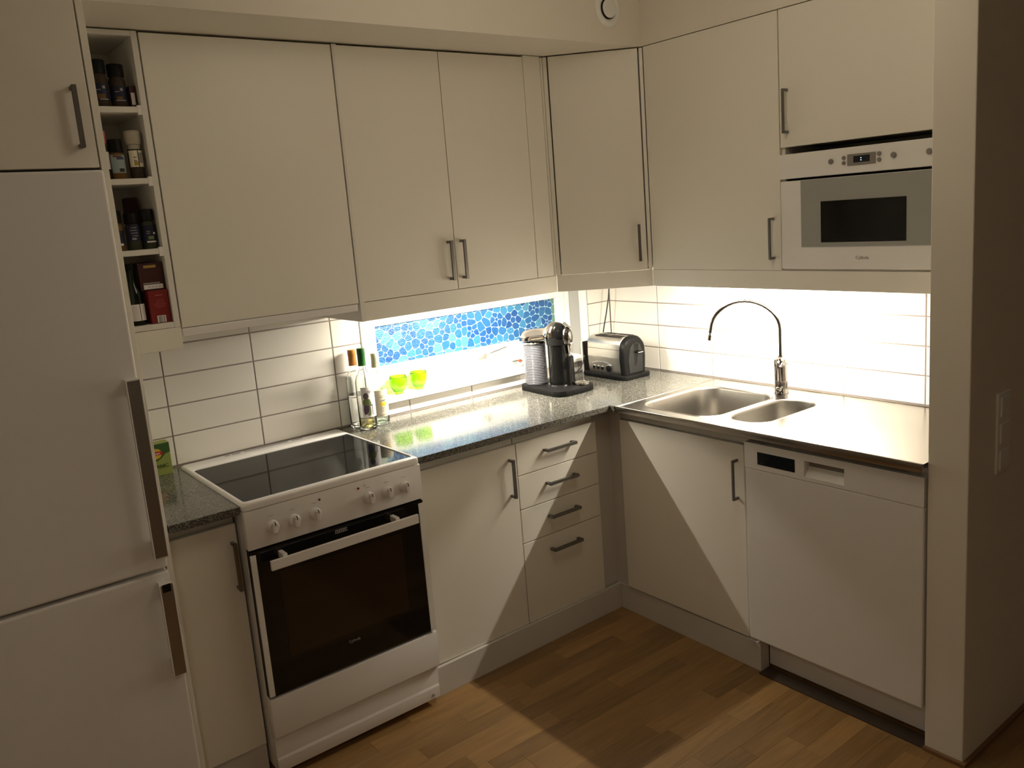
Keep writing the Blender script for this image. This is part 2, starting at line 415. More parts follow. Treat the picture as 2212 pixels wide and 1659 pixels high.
# window
wn = thing('window_1', 'wide low window with blue patterned film above the worktop', None, (-.76, .1, WZ0), kind='structure')
boxes('casing', [(WX0-.012, WX0, -.004, .13, WZ0-.012, WZ1), (WX1, WX1+.014, -.004, .13, WZ0-.012, WZ1), (WX0, WX1, .0, .13, WZ1-.012, WZ1)], PLAST, wn, bev=.002)
box('sill_board', WX0-.012, WX1+.014, -.018, .13, .955, WZ0, PLAST, wn, bev=.003)
boxes('window_frame', [(WX0, WX0+.035, .112, .15, WZ0, 1.418), (WX1-.035, WX1, .112, .15, WZ0, 1.418), (WX0+.035, WX1-.035, .112, .15, WZ0, WZ0+.022), (WX0+.035, WX1-.035, .112, .15, 1.39, 1.418)], PLAST, wn, bev=.002)
boxes('sash', [(WX0+.035, -1.236, .108, .15, WZ0+.022, 1.39), (-.250, WX1-.035, .108, .15, WZ0+.022, 1.39), (-1.236, -.250, .108, .15, WZ0+.022, 1.088), (-1.236, -.250, .108, .15, 1.258, 1.39)], PLAST, wn, bev=.003)
pane = box('pane', -1.236, -.250, .130, .136, 1.088, 1.258, FILML, wn, bev=0)
# leaded-glass film: rounded cells from a seeded Voronoi with flower clusters
def film_cells():
    r = random.Random(11); S = []
    x0, x1, z0, z1 = -1.236, -.250, 1.088, 1.258
    flowers = []
    for fx, fz, R in ((-1.19, 1.13, .020), (-1.07, 1.21, .016), (-.985, 1.135, .018), (-.90, 1.185, .027), (-.80, 1.222, .017), (-.74, 1.165, .014), (-.66, 1.13, .020), (-.60, 1.20, .017), (-.505, 1.185, .030), (-.40, 1.125, .018), (-.375, 1.225, .018), (-.30, 1.15, .016), (-1.14, 1.245, .014), (-.28, 1.25, .014)):
        flowers.append((fx, fz, R)); S.append((fx, fz, 'c'))
        a0 = r.uniform(0, 6)
        for k in range(5):
            a = a0 + k*2*PI/5; S.append((fx+R*math.cos(a), fz+R*math.sin(a), 'p'))
    tries = 0
    while tries < 6000:
        tries += 1
        x, z = r.uniform(x0-.02, x1+.02), r.uniform(z0-.02, z1+.02)
        if all((x-a)**2+(z-b)**2 > .0300**2 for a, b, _ in S): S.append((x, z, 'n'))
    out = []
    for i, (sx, sz, t) in enumerate(S):
        poly = [(x0, z0), (x1, z0), (x1, z1), (x0, z1)]
        for j, (qx, qz, _) in enumerate(S):
            if i == j or (qx-sx)**2+(qz-sz)**2 > .09**2: continue
            nx, nz = qx-sx, qz-sz; d = math.hypot(nx, nz); nx /= d; nz /= d; lim = nx*(sx+qx)/2 + nz*(sz+qz)/2 - .0010
            np_ = []
            for k in range(len(poly)):
                A, B = poly[k], poly[(k+1) % len(poly)]; da = nx*A[0]+nz*A[1]-lim; db = nx*B[0]+nz*B[1]-lim
                if da <= 0: np_.append(A)
                if (da < 0) != (db < 0): f = da/(da-db); np_.append((A[0]+(B[0]-A[0])*f, A[1]+(B[1]-A[1])*f))
            poly = np_
            if not poly: break
        if len(poly) < 3: continue
        for _ in range(2):
            q = []
            for k in range(len(poly)):
                A, B = poly[k], poly[(k+1) % len(poly)]
                q += [(A[0]*.78+B[0]*.22, A[1]*.78+B[1]*.22), (A[0]*.22+B[0]*.78, A[1]*.22+B[1]*.78)]
            poly = q
        out.append((t, poly, sx, sz))
    return out
bm = bmesh.new(); lay = bm.loops.layers.float_color.new('Col'); r = random.Random(3)
PAL = {'p': [(.004, .062, .24), (.005, .075, .26), (.007, .09, .28)], 'c': [(.01, .08, .26)], 'n': [(.008, .08, .26), (.014, .115, .30), (.028, .165, .33), (.055, .21, .36), (.010, .10, .28)]}
for t, poly, sx, sz in film_cells():
    c = r.choice(PAL[t])
    if sx > -.27: c = (.10, .22, .17)
    vs = [bm.verts.new((x, .1288, z)) for x, z in poly]; vb = [bm.verts.new((x, .1299, z)) for x, z in poly]
    fs = [bm.faces.new(vs)]
    for k in range(len(vs)): q = (k+1) % len(vs); fs.append(bm.faces.new((vs[k], vs[q], vb[q], vb[k])))
    for f in fs:
        for l in f.loops: l[lay] = (*c, 1)
fin('film_cells', bm, FILM, wn)
# window fittings
bm = bmesh.new(); abox(bm, -.745, -.700, .092, .108, 1.036, 1.046, .002); alathe(bm, [(.009, 0), (.009, .020)], (-.708, .108, 1.052), 16, (0, -1, 0))
hd = fin('window_handle', bm, mat('worn_brass', (.55, .50, .42), .35, metal=.8), wn)
sweep('lever', bez([(-.70, .086, 1.050), (-.685, .084, 1.058), (-.64, .082, 1.066), (-.59, .082, 1.074)], 6), .0028, HANDLE, hd)
boxes('hinge', [(-.545, -.505, .096, .108, .992, .999)], HANDLE, wn, bev=.001)

# ------------------------------------------------------------------ under-cabinet lamps
def lamp(name, label, p0, p1, ax, watts):
    t = thing(name, label, 'lamp', ((p0[0]+p1[0])/2, (p0[1]+p1[1])/2, p0[2]))
    x0, x1 = sorted((p0[0], p1[0])); y0, y1 = sorted((p0[1], p1[1])); z = p0[2]
    if ax == 'x': box('housing', x0-.03, x1+.03, y0-.022, y0+.022, z+.012, 1.404, PLAST, t, bev=.003)
    else: box('housing', x0-.022, x0+.022, y0-.03, y1+.03, z+.012, 1.404, PLAST, t, bev=.003)
    L = (Vector(p1)-Vector(p0)).length
    lathe('fluorescent_tube', [(.008, 0), (.008, L)], p0, tube_mat(name+'_glow', TUBE), t, n=12, ax=Vector(p1)-Vector(p0))
    ld = bpy.data.lights.new('tube_light', 'AREA'); ld.shape = 'RECTANGLE'; ld.size = L; ld.size_y = .016; ld.color = TUBE_COL; ld.energy = watts
    lo = bpy.data.objects.new('tube_light', ld); COL.objects.link(lo); lo.parent = t
    n = Vector((0, math.sin(math.radians(LAMP_TILT)), -math.cos(math.radians(LAMP_TILT)))) if ax == 'x' else Vector((math.sin(math.radians(LAMP_TILT)), 0, -math.cos(math.radians(LAMP_TILT))))
    X = Vector((1, 0, 0)) if ax == 'x' else Vector((0, 1, 0)); Zl = -n; Yl = Zl.cross(X)
    mid = (Vector(p0)+Vector(p1))/2 + n*.0095
    lo.matrix_local = Matrix.Translation(mid-OFF[t.name]) @ Matrix((X, Yl, Zl)).transposed().to_4x4()
    for q in (p0, p1):
        if ax == 'x': box('end_cap', q[0]-.012, q[0]+.012, q[1]-.012, q[1]+.012, z-.012, z+.012, PLAST, t, bev=.002)
        else: box('end_cap', q[0]-.012, q[0]+.012, q[1]-.012, q[1]+.012, z-.012, z+.012, PLAST, t, bev=.002)
    return t
lamp('tube_lamp', 'lit fluorescent tube hidden under the wall cabinets above the window', (-1.24, -.245, 1.372), (-.62, -.245, 1.372), 'x', LAMP_A)
lamp('tube_lamp', 'lit fluorescent tube hidden under the wall cabinets above the sink', (-.245, -1.33, 1.372), (-.245, -.71, 1.372), 'y', LAMP_B)

# ------------------------------------------------------------------ left wall: upper cabinets
YU = -.3017; ZT, ZB = 2.279, 1.4055
# narrow open spice shelf
sh = thing('spice_shelf', 'narrow open white shelf unit with four bays between fridge and wall cabinets', 'shelf', (-2.21, -.15, 1.343))
boxes('side_panel', [(-2.3165, -2.300, YU, -.001, 1.41, ZT)], CARC, sh, bev=.001)
box('side_panel', -2.1295, -2.1125, YU, -.001, 1.41, ZT, CARC, sh, bev=.001)
box('back_panel', -2.300, -2.1295, -.012, -.001, 1.41, ZT, CARC, sh, bev=0)
SHZ = [1.428, 1.6535, 1.8617, 2.0665]
for z in SHZ: box('shelf_board', -2.300, -2.1295, YU+.001, -.012, z-.017, z, CARC, sh)
box('top_board', -2.300, -2.1295, YU+.001, -.012, 2.264, ZT, CARC, sh)
for z in SHZ[1:]: box('shelf_pin', -2.142, -2.1295, YU-.0005, YU+.012, z-.024, z+.004, PLAST, sh)
box('lower_fascia', -2.3165, -2.1125, YU, YU+.016, 1.343, 1.4095, DOOR, sh)

# cabinet above the hood
def cab(name, label, loc, cat='cabinet'): return thing(name, label, cat, loc)
c1 = cab('wall_cabinet', 'white wall cabinet with one wide plain door above the stove', (-1.803, -.15, 1.404))
box('body', -2.098, -1.512, YU+.021, -.001, 1.452, 2.255, CARC, c1)
box('door', -2.108, -1.5025, YU, YU+.019, ZB, 2.276, DOOR, c1)
# range hood tucked under it
hd = thing('range_hood', 'white built-in range hood under the wide wall cabinet above the stove', 'range hood', (-1.803, -.15, 1.378))
box('front_lip', -2.108, -1.5065, YU+.002, YU+.014, 1.3785, 1.403, APPL, hd, bev=.002)
box('hood_body', -2.108, -1.5065, YU+.022, -.012, 1.392, 1.450, APPL, hd, bev=.002)
for k in range(2): 
    bm = bmesh.new()
    abox(bm, -2.07+.28*k, -1.82+.28*k, -.26, -.06, 1.388, 1.392, .001)
    fin('filter', bm, RAIL, hd)
# two-door cabinet
c2 = cab('wall_cabinet', 'white wall cabinet with two doors and paired grip handles above the window', (-1.04, -.15, 1.338))
boxes('body', [(-1.4975, -1.480, YU+.0005, -.001, 1.338, ZT), (-1.480, -.5985, YU+.021, -.001, 1.4055, 2.250)], CARC, c2, bev=.0005)
dl = box('door', -1.4915, -1.0785, YU, YU+.019, ZB+.002, 2.276, DOOR, c2); dr = box('door', -1.0755, -.684, YU, YU+.019, ZB+.002, 2.276, DOOR, c2)
handle(dl, (-1.108, YU, 1.519), (0, 0, 1), (0, -1, 0)); handle(dr, (-1.049, YU, 1.519), (0, 0, 1), (0, -1, 0))
box('filler_strip', -.682, -.5965, YU-.0004, YU+.019, ZB+.002, ZT+.003, DOOR, c2)
box('light_fascia', -1.480, -.583, YU+.001, YU+.0225, 1.338, 1.4055, DOOR, c2, bev=.001)
# diagonal corner cabinet
c3 = cab('corner_cabinet', 'white diagonal corner wall cabinet with one narrow door', (-.25, -.25, 1.337))
e = Vector((.7071, -.7071, 0)); nn = Vector((-.7071, -.7071, 0)); P0 = Vector((-.5815, -.3015, 0)); PL = Vector((.2820, -.2799, 0)).length
def dpt(a, d, z): return P0 + e*a + nn*d + Vector((0, 0, z))
prism('body', [(-.592, -.001, 1.412), (-.592, -.300, 1.412), tuple(dpt(.006, -.075, 1.412)), tuple(dpt(PL-.006, -.075, 1.412)), (-.300, -.592, 1.412), (-.001, -.592, 1.412), (-.001, -.001, 1.412)], (0, 0, ZT-1.412), CARC, c3)
def dbox(name, a0, a1, d0, d1, z0, z1, m, par, bev=.0015):
    return prism(name, [tuple(dpt(a0, d0, z0)), tuple(dpt(a1, d0, z0)), tuple(dpt(a1, d1, z0)), tuple(dpt(a0, d1, z0))], (0, 0, z1-z0), m, par, bev=bev)
dbox('corner_post', .0, .016, -.020, -.001, 1.404, ZT, DOOR, c3)
dbox('corner_post', -.014, -.001, -.010, .005, 1.404, ZT, DOOR, c3, bev=.003)
dbox('corner_post', PL-.014, PL, -.020, -.001, 1.404, ZT, DOOR, c3)
dd = dbox('door', .0215, PL-.0195, -.019, 0, ZB+.001, 2.279, DOOR, c3)
dbox('light_fascia', .0, PL, -.017, -.001, 1.337, 1.4035, DOOR, c3)
dbox('bottom_board', .012, PL-.012, -.075, -.020, 1.404, 1.412, CARC, c3)
handle(dd, dpt(PL-.047, 0, 1.519), (0, 0, 1), nn)
# right wall cabinets
XU = -.300
c4 = cab('wall_cabinet', 'tall white single-door wall cabinet between corner cabinet and microwave', (-.15, -.9, 1.404))
box('body', XU+.021, -.001, -1.198, -.5945, 1.4055, ZT, CARC, c4)
d4 = box('door', XU, XU+.019, -1.2060, -.5855, ZB+.0005, 2.281, DOOR, c4)
handle(d4, (XU, -1.176, 1.519), (0, 0, 1), (-1, 0, 0))
c5 = cab('microwave_cabinet', 'white wall cabinet holding the built-in microwave, hinged door above it', (-.15, -1.54, 1.404))
boxes('body', [(XU+.010, -.001, -1.222, -1.2085, 1.4055, ZT), (XU+.010, -.001, -1.8805, -1.867, 1.4055, ZT), (XU+.010, -.001, -1.867, -1.222, 1.4055, 1.4115), (XU+.021, -.001, -1.867, -1.222, 1.829, ZT), (-.012, -.001, -1.867, -1.222, 1.4115, 1.829)], CARC, c5, bev=.0005)
d5 = box('door', XU, XU+.019, -1.8795, -1.2105, 1.8285, 2.281, DOOR, c5)
handle(d5, (XU, -1.2405, 1.9475), (0, 0, 1), (-1, 0, 0))
# microwave
mw = thing('microwave', 'white built-in microwave with grey glass window under the hinged door', 'microwave', (-.15, -1.54, 1.4115))
box('body', XU+.02, -.03, -1.86, -1.225, 1.412, 1.80, BLACKP, mw)
cp = box('control_panel', XU-.012, XU+.018, -1.866, -1.2115, 1.7215, 1.804, APPL, mw, bev=.003)
mdr = box('door', XU-.010, XU+.018, -1.866, -1.2145, 1.4125, 1.7135, APPL, mw, bev=.003)
XM = XU-.0125
gl = box('grey_glass', XM, XM+.003, -1.78, -1.2955, 1.4875, 1.7120, GREYL, mdr, bev=.0003)
box('viewing_window', XM-.0010, XM+.002, -1.6670, -1.3715, 1.5025, 1.6385, BLACKG, gl, bev=.0003)
box('display_frame', XM-.0022, XM+.002, -1.566, -1.470, 1.7455, 1.7812, GREYM, cp, bev=.0005)
dsp = box('display', XM-.0030, XM+.002, -1.5475, -1.4920, 1.7540, 1.7745, DISPB, cp, bev=.0003)
for z in (1.7605, 1.7670): lathe('colon_dot', [(.0014, 0), (.0014, .0006)], (XM-.0030, -1.5185, z), LED, dsp, n=10, ax=(-1, 0, 0))
for y, z, rr in ((-1.4117, 1.7645, .0088), (-1.625, 1.7655, .0092), (-1.7362, 1.7655, .0092), (-1.4574, 1.7719, .0062), (-1.4574, 1.7555, .0062), (-1.5783, 1.7742, .0068), (-1.5783, 1.7560, .0068)):
    lathe('button', [(rr, 0), (rr, .0035), (rr*.8, .0045)], (XM, y, z), GREYM, cp, n=20, ax=(-1, 0, 0))
textmesh('lettering', 'Cylinda', .0155, GREYM, mdr, (XU-.0103, -1.5186, 1.4505), (0, -1, 0), (0, 0, 1))
# fascia below both
top(box('light_fascia', XU, XU+.0215, -1.8805, -.5825, 1.3375, 1.4050, DOOR, bev=.001), 'long white fascia board hiding the lamp below the microwave and tall cabinet', 'fascia board')

# ------------------------------------------------------------------ air vent
av = thing('air_vent', 'round white ventilation valve on the soffit, cut by the frame top', 'vent', (-.475, -.5787, 2.409))
lathe('ring', [(.038, .0), (.066, .0), (.066, .004), (.060, .010), (.050, .012), (.040, .006)], (-.475, -.5787, 2.409), PLAST, av, n=40, ax=(0, -1, 0), closed=True)
lathe('disc', [(.0, .018), (.025, .0175), (.0335, .014), (.034, .010), (.006, .006), (.006, .0005)], (-.475, -.5787, 2.409), PLAST, av, n=40, ax=(0, -1, 0))
lathe('dark_throat', [(.037, .0005), (.037, .0015)], (-.475, -.5787, 2.409), DARKGAP, av, n=30, ax=(0, -1, 0))

# ------------------------------------------------------------------ worktops
wt = box('granite_worktop', -2.312, -2.1145, -.6205, .0, .8755, .8995, GRAN, bev=.002)
top(wt, 'small dark granite worktop between the fridge and the stove', 'worktop')
wt = prism('granite_worktop', [(-1.508, .0, .8755), (-1.508, -.6205, .8755), (-.6245, -.6205, .8755), (-.6245, -.6475, .8755), (.0, -.6475, .8755), (.0, .0, .8755)], (0, 0, .024), GRAN, bev=.002)
top(wt, 'large speckled granite worktop running from the stove into the corner', 'worktop')
# steel sink top: plate with two bowl openings, built as a ring of quads around the holes
sk = thing('sink_worktop', 'brushed steel worktop with two sunken bowls below the tall wall cabinet', 'sink', (-.31, -1.26, .874))
SX0, SX1, SY0, SY1 = -.6225, -.0015, -1.880, -.6490
b1 = rrect(-.560, -.135, -1.072, -.706, .085, 8); b2 = rrect(-.528, -.150, -1.272, -1.103, .075, 8)
def plate(z, holes, outer):
    bm = bmesh.new()
    def loop(P): return [bm.verts.new((x, y, z)) for x, y in P]
    es = []
    for P in [outer]+holes:
        vs = loop(P)
        for k in range(len(vs)): es.append(bm.edges.new((vs[k], vs[(k+1) % len(vs)])))
    bmesh.ops.triangle_fill(bm, use_beauty=True, use_dissolve=False, edges=es, normal=(0, 0, 1))
    return bm
bm = plate(.8985, [b1, b2], [(SX0+.006, SY0), (SX1, SY0), (SX1, SY1-.012), (SX0+.006, SY1-.012)])
# raised rims, apron
abox(bm, SX0, SX0+.007, SY0, SY1, .8735, .9005, .0022, 3)
abox(bm, SX0+.007, SX1, SY1-.012, SY1, .8850, .9005, .002, 3)
abox(bm, SX1-.010, SX1, SY0, SY1-.012, .8965, .9008, .001, 2)
fin('steel_top', bm, STEEL, sk, ang=30)
def bowl(P, depth, cx, cy):
    bm = bmesh.new(); rings = []
    for s, z in ((1.0, .8985), (.985, .8960), (.97, .890), (.95, .80), (.93, .8985-depth+.02), (.86, .8985-depth+.003), (.5, .8985-depth)):
        rings.append([bm.verts.new((cx+(x-cx)*s, cy+(y-cy)*s, z)) for x, y in P])
    for A, B in zip(rings, rings[1:]):
        for k in range(len(P)): q = (k+1) % len(P); bm.faces.new((A[k], A[q], B[q], B[k]))
    bm.faces.new(rings[-1])
    o = fin('bowl', bm, BOWLS, sk, smooth=True)
    lathe('drain', [(.0, .004), (.030, .003), (.038, .001), (.040, 0)], (cx, cy, .8985-depth), STEEL, o, n=28)
    return o
bowl(b1, .155, -.3475, -.889); bowl(b2, .13, -.339, -1.1875)
# rim beads round both bowls
for P, cx, cy in ((b1, -.3475, -.889), (b2, -.339, -1.1875)):
    bm = bmesh.new(); A = []
    for s, z in ((1.0, .8984), (1.008, .8998), (1.020, .8998), (1.028, .8986)):
        A.append([bm.verts.new((cx+(x-cx)*s, cy+(y-cy)*s, z)) for x, y in P])
    for R1, R2 in zip(A, A[1:]):
        for k in range(len(P)): q = (k+1) % len(P); bm.faces.new((R1[k], R1[q], R2[q], R2[k]))
    fin('bowl_rim', bm, STEEL, sk, smooth=True)

# faucet
FX, FY = -.090, -1.046
fc = thing('faucet', 'chrome mixer tap with a high curved spout behind the steel sink', 'faucet', (FX, FY, .8985))
lathe('body', [(.0275, .0003), (.0275, .003), (.0255, .006), (.0255, .048), (.0262, .049), (.0262, .051), (.0255, .052), (.0262, .10), (.0275, .128), (.024, .138), (.012, .146), (.0105, .152)], (FX, FY, .8985), CHROMEF, fc, n=36)
# spout with a flattened arc, leaning towards the corner
ld = Vector((-.40, .916, 0)).normalized()
pts = [Vector((FX, FY, .8985+.150)), Vector((FX, FY, 1.10)), Vector((FX, FY, 1.155))]
R = .118
N0 = Vector((FX, FY, 1.155))
for k in range(1, 19):
    a = PI*k/18*.985
    r1 = R + .012*math.sin(a)
    pts.append(N0 + ld*(R - R*math.cos(a))*1.16 + Vector((0, 0, r1*math.sin(a)*.86)))
e_ = pts[-1]; pts.append(e_ + Vector((0, 0, -.016)) + ld*.004); 
sweep('spout', pts, .0072, CHROMEF, fc, n=16)
ed = pts[-1]
sp_ = lathe('aerator', [(.0085, 0), (.0085, -.004), (.004, -.007), (.004, -.011), (.0078, -.014), (.0078, -.036)], ed, CHROMEF, fc, n=20, ax=(.06, -.14, 1))
lathe('lever', [(.014, 0), (.016, .010), (.013, .020), (.0, .024)], (FX-.016, FY-.010, .8985+.118), CHROMEF, fc, n=24, ax=(-.55, -.45, .75))
bm = bmesh.new(); lv = Vector((-.66, -.35, .55)); 
sweep('lever_blade', [(FX-.020, FY-.014, 1.028), (FX-.042, FY-.028, 1.040), (FX-.060, FY-.038, 1.046)], [.007, .005, .004], CHROMEF, fc, n=10)
bm.free()
lathe('side_valve', [(.0115, 0), (.0115, .022), (.0095, .026), (.0, .027)], (FX-.020, FY-.002, .920), CHROMEF, fc, n=22, ax=(-.83, -.55, 0))

# ------------------------------------------------------------------ base cabinets, left wall
YF = -.5665; ZD, ZP = .8325, .1095
def base_rail(par, x0, x1): box('top_rail', x0, x1, YF+.024, YF+.040, .8345, .872, RAIL, par, bev=0)
n1 = cab('base_cabinet', 'slim white base cabinet beside the fridge, left of the stove', (-2.21, -.28, ZP))
box('body', -2.310, -2.1150, YF+.021, -.012, .112, .8740, CARC, n1, bev=.0005)
base_rail(n1, -2.310, -2.1150)
dn = box('door', -2.3085, -2.1170, YF, YF+.019, ZP, ZD+.004, DOOR, n1)
handle(dn, (-2.1335, YF, .7095), (0, 0, 1), (0, -1, 0))
n2 = cab('base_cabinet', 'white one-door base cabinet directly right of the stove', (-1.28, -.28, ZP))
box('body', -1.506, -1.0645, YF+.021, -.012, .112, .8740, CARC, n2, bev=.0005)
base_rail(n2, -1.506, -1.0645)
d2 = box('door', -1.4975, -1.0650, YF, YF+.019, ZP, ZD, DOOR, n2)
handle(d2, (-1.0975, YF, .7095), (0, 0, 1), (0, -1, 0))
n3 = cab('drawer_cabinet', 'white base cabinet with four drawers next to the inner corner', (-.86, -.28, ZP))
box('body', -1.0615, -.6575, YF+.021, -.012, .112, .8740, CARC, n3, bev=.0005)
base_rail(n3, -1.0615, -.6575)
ZS = [ZD, .7047, .571, .4352, ZP-.002]
for i in range(4):
    dw = box('drawer_front', -1.0612, -.6570, YF, YF+.019, ZS[i+1]+.002, ZS[i]-(.001 if i else 0), DOOR, n3)
    handle(dw, (-.858, YF, (.7795, .6465, .5125, .3770)[i]), (1, 0, 0), (0, -1, 0))
    box('drawer_box', -1.05, -.67, YF+.0192, YF+.0208, ZS[i+1]+.006, ZS[i]-.006, CARC, dw, bev=0)
# inner corner filler
cf = thing('corner_filler', 'recessed white filler panels in the inner corner under the worktops', 'panel', (-.6, -.57, ZP))
box('panel', -.6565, -.5625, YF+.020, YF+.036, .100, .8740, PLINTH, cf, bev=.001)
box('panel', -.5625, -.5465, -.6165, YF+.036, .100, .8735, PLINTH, cf, bev=.001)
# plinths
pl = prism('plinth', [(-1.5145, -.583, 0), (-.5755, -.570, 0), (-.5605, -.570, 0), (-.5605, -.554, 0), (-1.5145, -.567, 0)], (0, 0, .108), PLINTH, bev=.0008)
top(pl, 'grey white plinth under the drawers and cabinet right of the stove', 'plinth')
pl = prism('plinth', [(-.5705, -.572, 0), (-.5815, -1.284, 0), (-.5335, -1.284, 0), (-.5335, -1.268, 0), (-.5645, -1.268, 0), (-.5545, -.572, 0)], (0, 0, .108), PLINTH, bev=.0008)
top(pl, 'grey white plinth under the sink cabinet with a return beside the dishwasher', 'plinth')
pl = box('plinth', -2.312, -2.1165, -.560, -.545, 0, .108, PLINTH, bev=.0008)
top(pl, 'short plinth under the slim cabinet left of the stove', 'plinth')
# sink cabinet
XB = -.581
n4 = cab('sink_cabinet', 'white one-door base cabinet under the sink bowls', (-.29, -.93, ZP))
boxes('body', [(XB+.021, -.02, -.640, -.622, .112, .8700), (XB+.021, -.02, -1.249, -1.2335, .112, .8700), (XB+.021, -.02, -1.2335, -.640, .112, .128), (XB+.021, XB+.037, -1.2335, -.640, .128, .8700)], CARC, n4, bev=.0005)
box('top_rail', XB+.012, XB+.0205, -1.2480, -.625, .8365, .8700, RAIL, n4, bev=0)
d6 = box('door', XB, XB+.019, -1.2340, -.6260, ZP+.006, ZD, DOOR, n4)
handle(d6, (XB, -1.206, .7045), (0, 0, 1), (-1, 0, 0))
# dishwasher
XD = -.600
dwm = thing('dishwasher', 'white dishwasher with a black display at the right of the sink cabinet', 'dishwasher', (-.3, -1.56, 0))
box('body', XD+.050, -.02, -1.874, -1.2900, .128, .8650, APPL, dwm, bev=.002)
ddr = box('door_panel', XD, XD+.050, -1.8755, -1.2530, .1295, .7625, APPL, dwm, bev=.004)
# control panel with the grip recess cut out of it
y0, y1, ya, yb, z0, z1, za, zb = -1.8755, -1.2530, -1.6265, -1.4855, .7640, .8535, .7765, .8295
cpn = boxes('control_panel', [(XD-.001, XD+.050, y0, ya, z0, z1), (XD-.001, XD+.050, yb, y1, z0, z1), (XD-.001, XD+.050, ya, yb, z0, za), (XD-.001, XD+.050, ya, yb, zb, z1), (XD+.030, XD+.050, ya, yb, za, zb)], APPL, dwm, bev=.0002)
box('recess_shade', XD+.0285, XD+.0298, ya, yb, za, zb, GREYM, cpn, bev=0)  # darker grey back paints the shade inside the grip recess
prism('grip_recess', [(XD+.002, ya, za), (XD+.030, ya, za), (XD+.030, ya, za+.030)], (0, yb-ya, 0), PLAST, cpn)
dsp = box('display', XD-.0022, XD+.001, -1.4515, -1.3062, .7830, .8265, DISPB, cpn, bev=.0003)
for k in range(6):
    textmesh('marks', ('on', '--', 'ok', '--', '1h', '--')[k] if False else '--', .006, GREYM, dsp, (XD-.0024, -1.322-.023*k, .790 + (.020 if k % 2 else 0)), (0, -1, 0), (0, 0, 1), .0002)
box('kick_plate', -.532, -.515, -1.876, -1.2860, .012, .1255, FRID, dwm, bev=.001)
for y in (-1.33, -1.83): lathe('foot', [(.016, 0), (.016, .010), (.008, .012), (.008, .128)], (-.48, y, .0), BLACKP, dwm, n=16)
boxes('floor_shade_strip', [(-.600, -.540, -1.876, -1.288, .0006, .0040)], mat('floor_shade', (.045, .03, .02), .6), bev=0)  # dark strip stands in for the shadow line under the dishwasher
o = bpy.data.objects['floor_shade_strip']; top(o, 'dark strip painting the shade on the floor below the dishwasher', 'shade strip')

# ------------------------------------------------------------------ stove
YS = -.640
st = thing('stove', 'free-standing white stove with black ceramic hob and black oven door', 'stove', (-1.814, -.33, 0))
SXL, SXR = -2.1115, -1.5155
box('body', SXL+.003, SXR-.003, YS+.035, -.045, .030, .8700, APPL, st, bev=.003)
# cooktop frame with opening
fr = boxes('cooktop_frame', [(SXL, SXR, -.128, -.030, .8755, .9075), (SXL, SXR, YS+.002, -.610, .8875, .9060), (SXL, SXL+.019, -.610, -.128, .8875, .9060), (SXR-.019, SXR, -.610, -.128, .8875, .9060)], APPL, st, bev=0)
bm = bmesh.new(); bm.from_mesh(fr.data); bm.free()
rp = rrect(SXL, SXR, YS, -.030, .014, 5); ri = rrect(-2.0955, -1.5265, -.6090, -.1285, .012, 5)
bpy.data.objects.remove(fr)
bm = bmesh.new()
def ringmesh(bm, levels):
    """levels: list of point lists with the same count; makes a closed tube of quads"""
    A = [[bm.verts.new(p) for p in L] for L in levels]
    for R1, R2 in zip(A, A[1:]+A[:1]):
        for k in range(len(R1)): q = (k+1) % len(R1); bm.faces.new((R1[k], R1[q], R2[q], R2[k]))
def ofs(P, d, c=(-1.8135, -.335)):
    x0 = min(p[0] for p in P); x1 = max(p[0] for p in P); y0 = min(p[1] for p in P); y1 = max(p[1] for p in P)
    sx = ((x1-x0)/2+d)/((x1-x0)/2); sy = ((y1-y0)/2+d)/((y1-y0)/2); cx = (x0+x1)/2; cy = (y0+y1)/2
    return [(cx+(x-cx)*sx, cy+(y-cy)*sy) for x, y in P]
lev = []
for P, z in ((rp, .8865), (rp, .8990), (ofs(rp, -.0015), .9045), (ofs(rp, -.005), .9072), (ofs(ri, .004), .9074), (ofs(ri, .001), .9062), (ri, .9030), (ri, .8865)): lev.append([(x, y, z) for x, y in P])
ringmesh(bm, lev)
fr = fin('cooktop_frame', bm, APPL, st, ang=40)
prism('hob_glass', [(x, y, .8880) for x, y in ofs(ri, -.0004)], (0, 0, .0158), HOB, st)
for a, b in ((-1.9347, -1.9040), (-1.890, -1.724), (-1.709, -1.668), (-1.960, -1.9420)):
    box('vent_slot', a, b, -.0480, -.0440, .9066, .9078, BLACKP, fr, bev=0)
# control panel (leans back a little at the top)
cpp = prism('control_panel', [(SXL, YS, .7650), (SXL, YS+.001, .8845), (SXL, YS+.036, .8845), (SXL, YS+.036, .7650)], (SXR-SXL, 0, 0), APPL, st, bev=.003, ang=30)
KX = [(-2.0325, .8215), (-1.965, .8210), (-1.8963, .8212), (-1.7129, .8222), (-1.6465, .8225), (-1.5824, .8225)]
for x, z in KX:
    kb = lathe('knob', [(.0185, 0), (.0185, .003), (.0165, .0045), (.0165, .016), (.0145, .018), (.0, .0182)], (x, YS, z), APPL, cpp, n=28, ax=(0, -1, 0))
    box('knob_grip', x-.0075, x+.0075, YS-.0285, YS-.017, z-.0165, z+.0165, APPL, kb, bev=.003)
    bm = bmesh.new(); abox(bm, x-.001, x+.001, YS-.0292, YS-.020, z+.0070, z+.0172)
    fin('pointer', bm, BLACKP, kb)
for x, z in ((-1.8774, .8605), (-1.7457, .8605)): lathe('indicator_light', [(.0036, 0), (.0036, .001), (.002, .0022)], (x, YS, z), REDL, cpp, n=14, ax=(0, -1, 0))
for i, (x, z) in enumerate(KX):
    for k in (-1, 0, 1): box('marking', x+k*.005-.0012, x+k*.005+.0012, YS-.0004, YS+.001, z+.032, z+.0335, GREYINK, cpp, bev=0)
